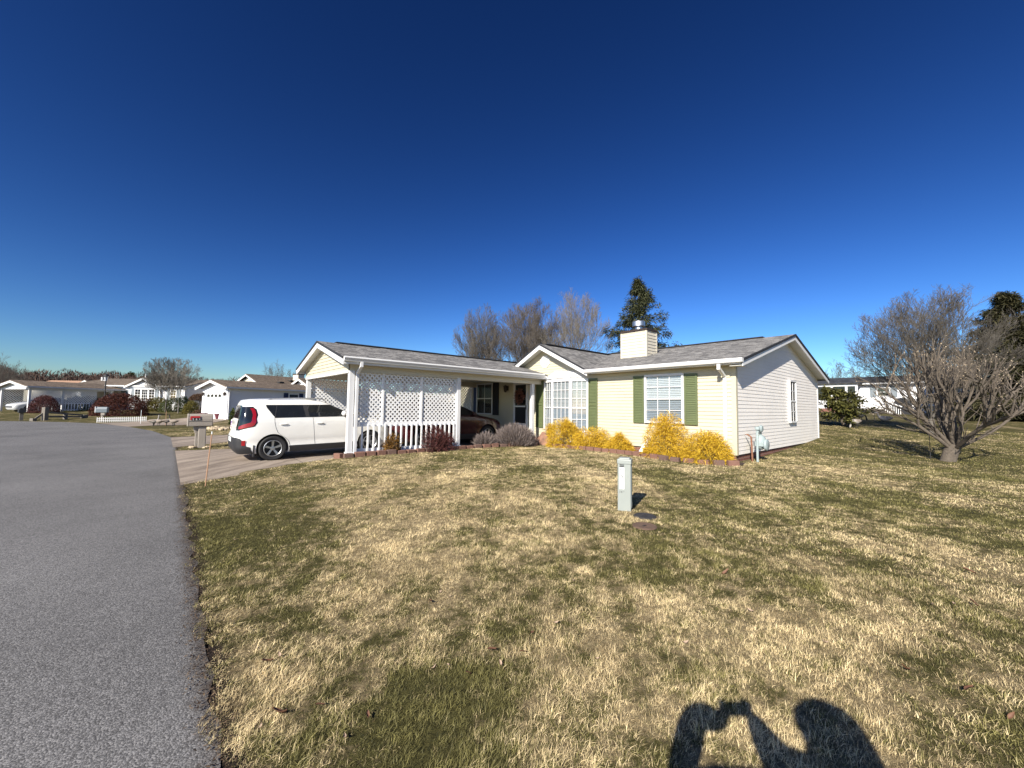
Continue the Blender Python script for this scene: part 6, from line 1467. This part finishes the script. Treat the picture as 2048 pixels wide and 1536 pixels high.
# garden flag with flowers
p = gpt(464, 862); t = thing('garden_flag', 'white garden flag printed with purple and pink flowers', 'flag', tuple(p), 'L', -.55)
b = MB(); b.tube([(.22, 0, -.1), (.22, 0, .62), (-.2, 0, .62)], .008, 5); b.build('flag_stand', M['plast'], t)
b = MB(); n_ = 8
for i in range(n_+1):
    for j in range(7): b.v.append((-.2+.4*i/n_, .02*math.sin(i*.9+j*.3), .12+.49*j/6))
for i in range(n_):
    for j in range(6): b.f.append((i*7+j, (i+1)*7+j, (i+1)*7+j+1, i*7+j+1))
fl = b.build('flag_cloth', M['label'], t, smooth=True)
for (x, z, r, c) in ((-.03, .48, .07, (.16, .06, .3, 1)), (.05, .42, .05, (.22, .08, .34, 1)), (-.08, .36, .04, (.2, .05, .25, 1)), (-.02, .24, .06, (.5, .12, .2, 1)), (.08, .3, .04, (.45, .1, .22, 1)), (.1, .2, .03, (.1, .2, .06, 1))):
    b = MB(); b.lathe([(r, -.031), (r, -.028)], (x, 0, z), 7, 'y'); b.build('flower', mat('flower_print', c, .7), fl, shift=(0, 0, 0))
# silver car under the far left carport
sc_ = thing('parked_car', 'white saloon under the gabled carport at the far left', 'car', (0, 0, 0), 'L')
S_ = Car([.22, .4, .6, .9, 1.0, 1.2, 1.42], [.1, 0, 0, .06, .35, .8, 1.3], [.22, .35, .6, .72, .85, .98, 1.1, 1.25, 1.42], [4.5, 4.6, 4.62, 4.55, 4.2, 3.5, 3.2, 2.85, 2.45], [.22, .4, .7, .95, 1.1, 1.3, 1.42], [.82, .87, .89, .86, .78, .67, .6], 5.5)
S_.body('psilver', sc_, [.22, .3, .38, .46, .54, .62, .68, .72, .76, .8, .85, .9, .94, .98, 1.04, 1.1, 1.17, 1.25, 1.33, 1.39, 1.42], [(.9, .31), (3.65, .31)], .36)
for x in (.9, 3.65):
    for y, d in ((-.78, -1), (.78, 1)): wheel(sc_, x, y, .31, .31, .2, d)
for sd in (-1, 1): b = MB(); S_.patch(b, S_.rows((1.0, .75, 3.3), (1.36, 1.35, 2.6), 5), 'side', .006, sd, 14); b.build('side_glass', M['carglass'], sc_, smooth=True)
b = MB(); S_.patch(b, S_.rows((1.0, -.62, .62), (1.36, -.5, .5), 5), 'front', .008, 1, 8); b.build('windscreen', M['carglass'], sc_, smooth=True)
b = MB(); S_.patch(b, S_.rows((.42, -.5, .5), (.56, -.5, .5), 2), 'front', .008, 1, 8); b.build('grille', M['plast'], sc_, smooth=True)
R3 = np.array([[math.cos(rA), -math.sin(rA)], [math.sin(rA), math.cos(rA)]]); lp = R3@np.array([-2.15, 4.3]); sc_.location = (pA[0]+lp[0], pA[1]+lp[1], .38); sc_.rotation_euler = (0, 0, rA-pi/2)
sheet('neighbour_driveway', [(29.0, -12.82), (30.4, -11.6), (30.6, -9.2), (37.0, -6.4), (41.5, -8.3), (37, -11.2), (34.8, -14.55)], 1.5, M['concrete'], .014)
# ------------------------------------------------------------------ far woods and hill
def hill_h(x, y):
    d = np.hypot(x+190, y-190); return 6.5*np.exp(-(d/120)**2)+6*np.exp(-(np.hypot(x+330, y-130)/100)**2)
xx = np.linspace(-620, 40, 60); yy = np.linspace(95, 520, 40); XX, YY = np.meshgrid(xx, yy); ZZ = hill_h(XX, YY)+G(XX, YY)-1.0-0*XX
i = np.arange(39)[:, None]*60+np.arange(59)[None]; o = np_mesh('hill', np.stack([XX, YY, ZZ], -1).reshape(-1, 3), np.stack([i, i+1, i+61, i+60], -1).reshape(-1, 4), M['mulch'], smooth=True); o['kind'] = 'structure'
rg = np.random.default_rng(404); cnt = 900; xs_ = rg.uniform(-420, -25, cnt); ys_ = rg.uniform(100, 260, cnt); k = (xs_/ys_ > -1.75); xs_, ys_ = xs_[k], ys_[k]
M['wood1'] = leafmat('woods_foliage', (.028, .018, .014, 1), (.15, .092, .066, 1), .1, mid=(.075, .046, .036, 1)); Vs, Fs, Ts, o0 = [], [], [], 0
for x, y in zip(xs_, ys_):
    z = float(hill_h(np.array(x), np.array(y)))+GZ((x, y))-1; h = rg.uniform(4., 7.5)*(.7 if x > -110 else 1.); r = rg.uniform(2.2, 4.2); n = 300; d = unit(rg.normal(size=(n, 3))); p = d*np.array([r, r, h*.45])*rg.uniform(.5, 1, (n, 1))**.5+np.array([x, y, z+h*.52])
    u_ = unit(rg.normal(0, .35, (n, 3))+[0, 0, 1.1]+d*.4); L_ = rg.uniform(.4, 1.1, (n, 1)); P = np.stack([p, p+u_*L_*.5, p+u_*L_], 1); W = np.tile([.1, .13, .04], (n, 1))*rg.uniform(.6, 1.3, (n, 1))
    V, F, T = ribbons(P, W, unit(np.cross(u_, rg.normal(size=(n, 3)))), np.clip(rg.normal(.5, .22, n)+rg.normal(0, .1), 0, 1)); Vs.append(V); Fs.append(F+o0); Ts.append(T); o0 += len(V)
tag(np_mesh('distant_woods', np.concatenate(Vs), np.concatenate(Fs), M['wood1'], attrs={'tone': np.concatenate(Ts)}), 'far rusty brown winter woods along the hill at the left horizon', 'woods', kind='stuff')
rg = np.random.default_rng(405)
for i in range(17):
    y = rg.uniform(180, 250); px = rg.uniform(20, 290); x = (px-1024)/CF*y; z = float(hill_h(np.array(x), np.array(y)))+GZ((x, y))-1
    if i == 0: pine0 = conifer('dark pine standing above the far rusty woods', (x, y, z), 10.5, 2.4, 500, 'hemlock', 'pine', .45, .3, ln=1.3, wd=.5, wh=60); pine0['group'] = 'pines in the far woods'
    else:
        c = copy_tree(pine0); c.location = (x, y, z); s_ = rg.uniform(.5, .85); c.scale = (s_*1.1, s_*1.1, s_); c.rotation_euler = (0, 0, rg.uniform(0, 6))
# bare trees: far left edge, behind the houses, right behind the neighbour roof
bt0 = bare_tree('bare tree standing among the far rusty woods', (0, 0, 0), 9.5, 44, 600, 'barkr', 'bare trees in the far woods', .3, .8, 3)
first = True
for (px, Y, s_) in ((12, 80, .95), (-20, 75, 1.0), (48, 110, .95), (85, 150, .9), (210, 150, .9), (268, 100, .75), (300, 95, .7), (240, 120, .6), (5, 100, 1.1), (405, 110, .45), (380, 120, .4)):
    p = onl(px, Y); c = bt0 if first else copy_tree(bt0); first = False; c.location = p; c.scale = (s_,)*3; c.rotation_euler = (0, 0, px*.7)
lab = 'bare tree showing above the far roofs left of the yellow carport'
for (px, Y, s_) in ((545, 75, 1.0), (560, 80, .95), (585, 78, .9)):
    p = onl(px, Y); c = copy_tree(bt0); c.location = p; c.scale = (s_, s_, s_*.95); c.rotation_euler = (0, 0, px*.9); tag(c, lab, None, 'bare trees above the far roofs')
lab = 'bare tree behind the black roof of the neighbour house'
for (px, Y, s_) in ((1660, 62, .80), (1690, 60, .86), (1715, 63, .84), (1735, 66, .72), (1640, 66, .72), (1800, 66, .8)):
    p = onl(px, Y); c = copy_tree(bt0); c.location = p; c.scale = (s_, s_, s_*.95); c.rotation_euler = (0, 0, px*.9); tag(c, lab, None, 'bare trees behind the neighbour roof')
# ------------------------------------------------------------------ the photographer, whose shadow lies on the lawn
def person():
    t = thing('person', 'photographer in a dark coat holding up a phone, casting the shadow on the lawn', 'person', (.24, -.37, 0), 'L')
    # vertices: name -> (pos, radius) in local space (origin between the feet, facing +y)
    J = {'pel': ((0, 0, .95), .15), 'wai': ((0, 0, 1.10), .14), 'che': ((0, .01, 1.28), .165), 'nec': ((0, .02, 1.42), .07), 'nk2': ((0, .03, 1.48), .058), 'hd1': ((0, .04, 1.55), .085), 'hd2': ((0, .04, 1.62), .105), 'hd3': ((0, .03, 1.68), .09)}
    E_ = [('pel', 'wai'), ('wai', 'che'), ('che', 'nec'), ('nec', 'nk2'), ('nk2', 'hd1'), ('hd1', 'hd2'), ('hd2', 'hd3')]
    ph = np.array([-.24, .345, 1.485])                  # the phone in local space
    for s, n in ((-1, 'l'), (1, 'r')):
        J['sh'+n] = ((s*.18, .01, 1.39), .1); el = (-.42, .43, 1.14) if s < 0 else (-.06, .34, 1.27); wr = (ph[0]+s*.085, ph[1]-.035, ph[2]-(.03 if s < 0 else .06))
        J['ua'+n] = (tuple((np.array((s*.18, .01, 1.38))+np.array(el))/2), .082); J['el'+n] = (el, .08); J['fa'+n] = ((-.40, .40, 1.42) if s < 0 else tuple((np.array(el)*.5+np.array(wr)*.5)), .068); J['wr'+n] = (wr, .046)
        J['hp'+n] = ((ph[0]+s*.06, ph[1]-.03, ph[2]-.005), .032)
        E_ += [('che', 'sh'+n), ('sh'+n, 'ua'+n), ('ua'+n, 'el'+n), ('el'+n, 'fa'+n), ('fa'+n, 'wr'+n), ('wr'+n, 'hp'+n)]
        J['hip'+n] = ((s*.1, 0, .88), .1); J['kn'+n] = ((s*.11, .02, .5), .068); J['ca'+n] = ((s*.11, 0, .34), .06); J['an'+n] = ((s*.11, -.02, .09), .042); J['to'+n] = ((s*.13, .16, .04), .04)
        E_ += [('pel', 'hip'+n), ('hip'+n, 'kn'+n), ('kn'+n, 'ca'+n), ('ca'+n, 'an'+n), ('an'+n, 'to'+n)]
    def skin(name, J, E_, m, root, lv=2):
        ks = list(J); me = bpy.data.meshes.new(name); me.from_pydata([J[k][0] for k in ks], [(ks.index(a), ks.index(b)) for a, b in E_], []); me.update(); o = mesh_obj(name, me, m, t)
        o.modifiers.new('s', 'SKIN'); sv = me.skin_vertices[0].data
        for i, k in enumerate(ks): sv[i].radius = (J[k][1],)*2; sv[i].use_root = (k == root)
        sb = o.modifiers.new('d', 'SUBSURF'); sb.levels = lv; sb.render_levels = lv
        dg = bpy.context.evaluated_depsgraph_get(); bpy.context.view_layer.update(); me2 = bpy.data.meshes.new_from_object(o.evaluated_get(bpy.context.evaluated_depsgraph_get())); o.modifiers.clear(); o.data = me2
        me2.polygons.foreach_set('use_smooth', [True]*len(me2.polygons)); me2.materials.clear(); me2.materials.append(m); return o
    coat = mat('dark_coat', (.02, .022, .03, 1), .85, .2, 20.); skinm = mat('skin', (.5, .3, .22, 1), .55, .06, 12.)
    skin('body', J, E_, coat, 'pel')
    for s in (-1, 1):
        F_, EE = {}, []
        for i in range(4):
            b0 = np.array([ph[0]+s*.062, ph[1]-.032, ph[2]-.04+i*.02]); F_['a%d' % i] = (tuple(b0), .0095); F_['b%d' % i] = (tuple(b0+[s*.012, .03, .004]), .0085); F_['c%d' % i] = (tuple(b0+[-s*.006, .05, .004]), .008); F_['d%d' % i] = (tuple(b0+[-s*.022, .054, .002]), .007); EE += [('a%d' % i, 'b%d' % i), ('b%d' % i, 'c%d' % i), ('c%d' % i, 'd%d' % i)]
            if i: EE.append(('a%d' % (i-1), 'a%d' % i))
        F_['t0'] = (tuple(np.array([ph[0]+s*.05, ph[1]-.04, ph[2]])), .011); F_['t1'] = (tuple(np.array([ph[0]+s*.03, ph[1]-.028, ph[2]+.02])), .01); F_['t2'] = (tuple(np.array([ph[0]+s*.015, ph[1]-.022, ph[2]+.035])), .008); EE += [('a0', 't0'), ('t0', 't1'), ('t1', 't2')]
        skin('hand', F_, EE, skinm, 'a0', 1)
    b = MB(); b.ball((0, .125, 1.595), (.055, .03, .075), 12, 8); b.ball((0, .155, 1.585), (.013, .016, .022), 8, 6); b.ball((-.1, .04, 1.6), (.012, .025, .032), 8, 6); b.ball((.1, .04, 1.6), (.012, .025, .032), 8, 6); b.build('face', skinm, t, smooth=True, shift=(0, 0, 0))
    b = MB()
    for s in (-1, 1): b.ball((s*.026, .15, 1.61), (.011, .006, .007), 8, 6)
    b.build('eye', M['plast'], t, smooth=True, shift=(0, 0, 0)); b = MB(); b.ball((0, .15, 1.553), (.02, .006, .005), 8, 6); b.build('mouth', M['red'], t, smooth=True, shift=(0, 0, 0))
    b = MB(); b.ball((0, .0, 1.655), (.135, .13, .09), 16, 10, .03, random.Random(2)); b.ball((0, -.04, 1.57), (.15, .085, .16), 14, 8); b.build('hair', M['brown'], t, smooth=True, shift=(0, 0, 0))
    w0 = np.array([.24, -.37, 0])
    f_ = thing('phone', 'black phone held up in both hands by the photographer', 'phone', tuple(w0+ph), 'L'); b = MB(); b.box(-.075, .075, -.008, .0, -.036, .036); b.build('case', M['plast'], f_, bevel=.004)
    b = MB(); b.box(-.07, .07, -.0092, -.0085, -.033, .033); b.build('screen', M['carglass'], f_)
person()
# ------------------------------------------------------------------ light, sky, camera
AZ, EL = R(28.5), R(31.8)
d = Vector((math.sin(AZ)*math.cos(EL), math.cos(AZ)*math.cos(EL), -math.sin(EL)))
sun = bpy.data.lights.new('sun', 'SUN'); sun.energy = 5.0; sun.angle = R(.53); sun.color = (1, .93, .82)
so = bpy.data.objects.new('sun', sun); C.objects.link(so); so.rotation_euler = d.to_track_quat('-Z', 'Y').to_euler(); so.location = (-20, -30, 30)
wd = bpy.data.worlds.new('World'); bpy.context.scene.world = wd; wd.use_nodes = True; nt = wd.node_tree
sk = nt.nodes.new('ShaderNodeTexSky'); sk.sky_type = 'NISHITA'; sk.sun_disc = False; sk.sun_elevation = EL; sk.sun_rotation = R(180)+AZ
sk.air_density = 1.0; sk.dust_density = 0.6; sk.ozone_density = 4.0; sk.altitude = 300
gm_ = nt.nodes.new('ShaderNodeGamma'); gm_.inputs[1].default_value = 1.8; nt.links.new(sk.outputs[0], gm_.inputs[0])
hs_ = nt.nodes.new('ShaderNodeHueSaturation'); hs_.inputs['Hue'].default_value = .504; hs_.inputs['Saturation'].default_value = 1.05; hs_.inputs['Value'].default_value = .345; nt.links.new(gm_.outputs[0], hs_.inputs['Color'])
bg = nt.nodes['Background']; bg.inputs['Strength'].default_value = .05; nt.links.new(hs_.outputs[0], bg.inputs[0])
cam = bpy.data.cameras.new('camera'); cam.sensor_width = 36; cam.lens = CF*36/2048; cam.clip_end = 5000; cam.clip_start = .01
co = bpy.data.objects.new('camera', cam); C.objects.link(co); co.matrix_world = Matrix.Translation((0, 0, CH)) @ Matrix.Rotation(pi/2+CP, 4, 'X') @ Matrix.Rotation(CR, 4, 'Z')
sc = bpy.context.scene; sc.camera = co
sc.view_settings.view_transform = 'Standard'; sc.view_settings.look = 'None'; sc.view_settings.exposure = .87; sc.view_settings.gamma = 1
sc.cycles.max_bounces = 8; sc.cycles.transparent_max_bounces = 12
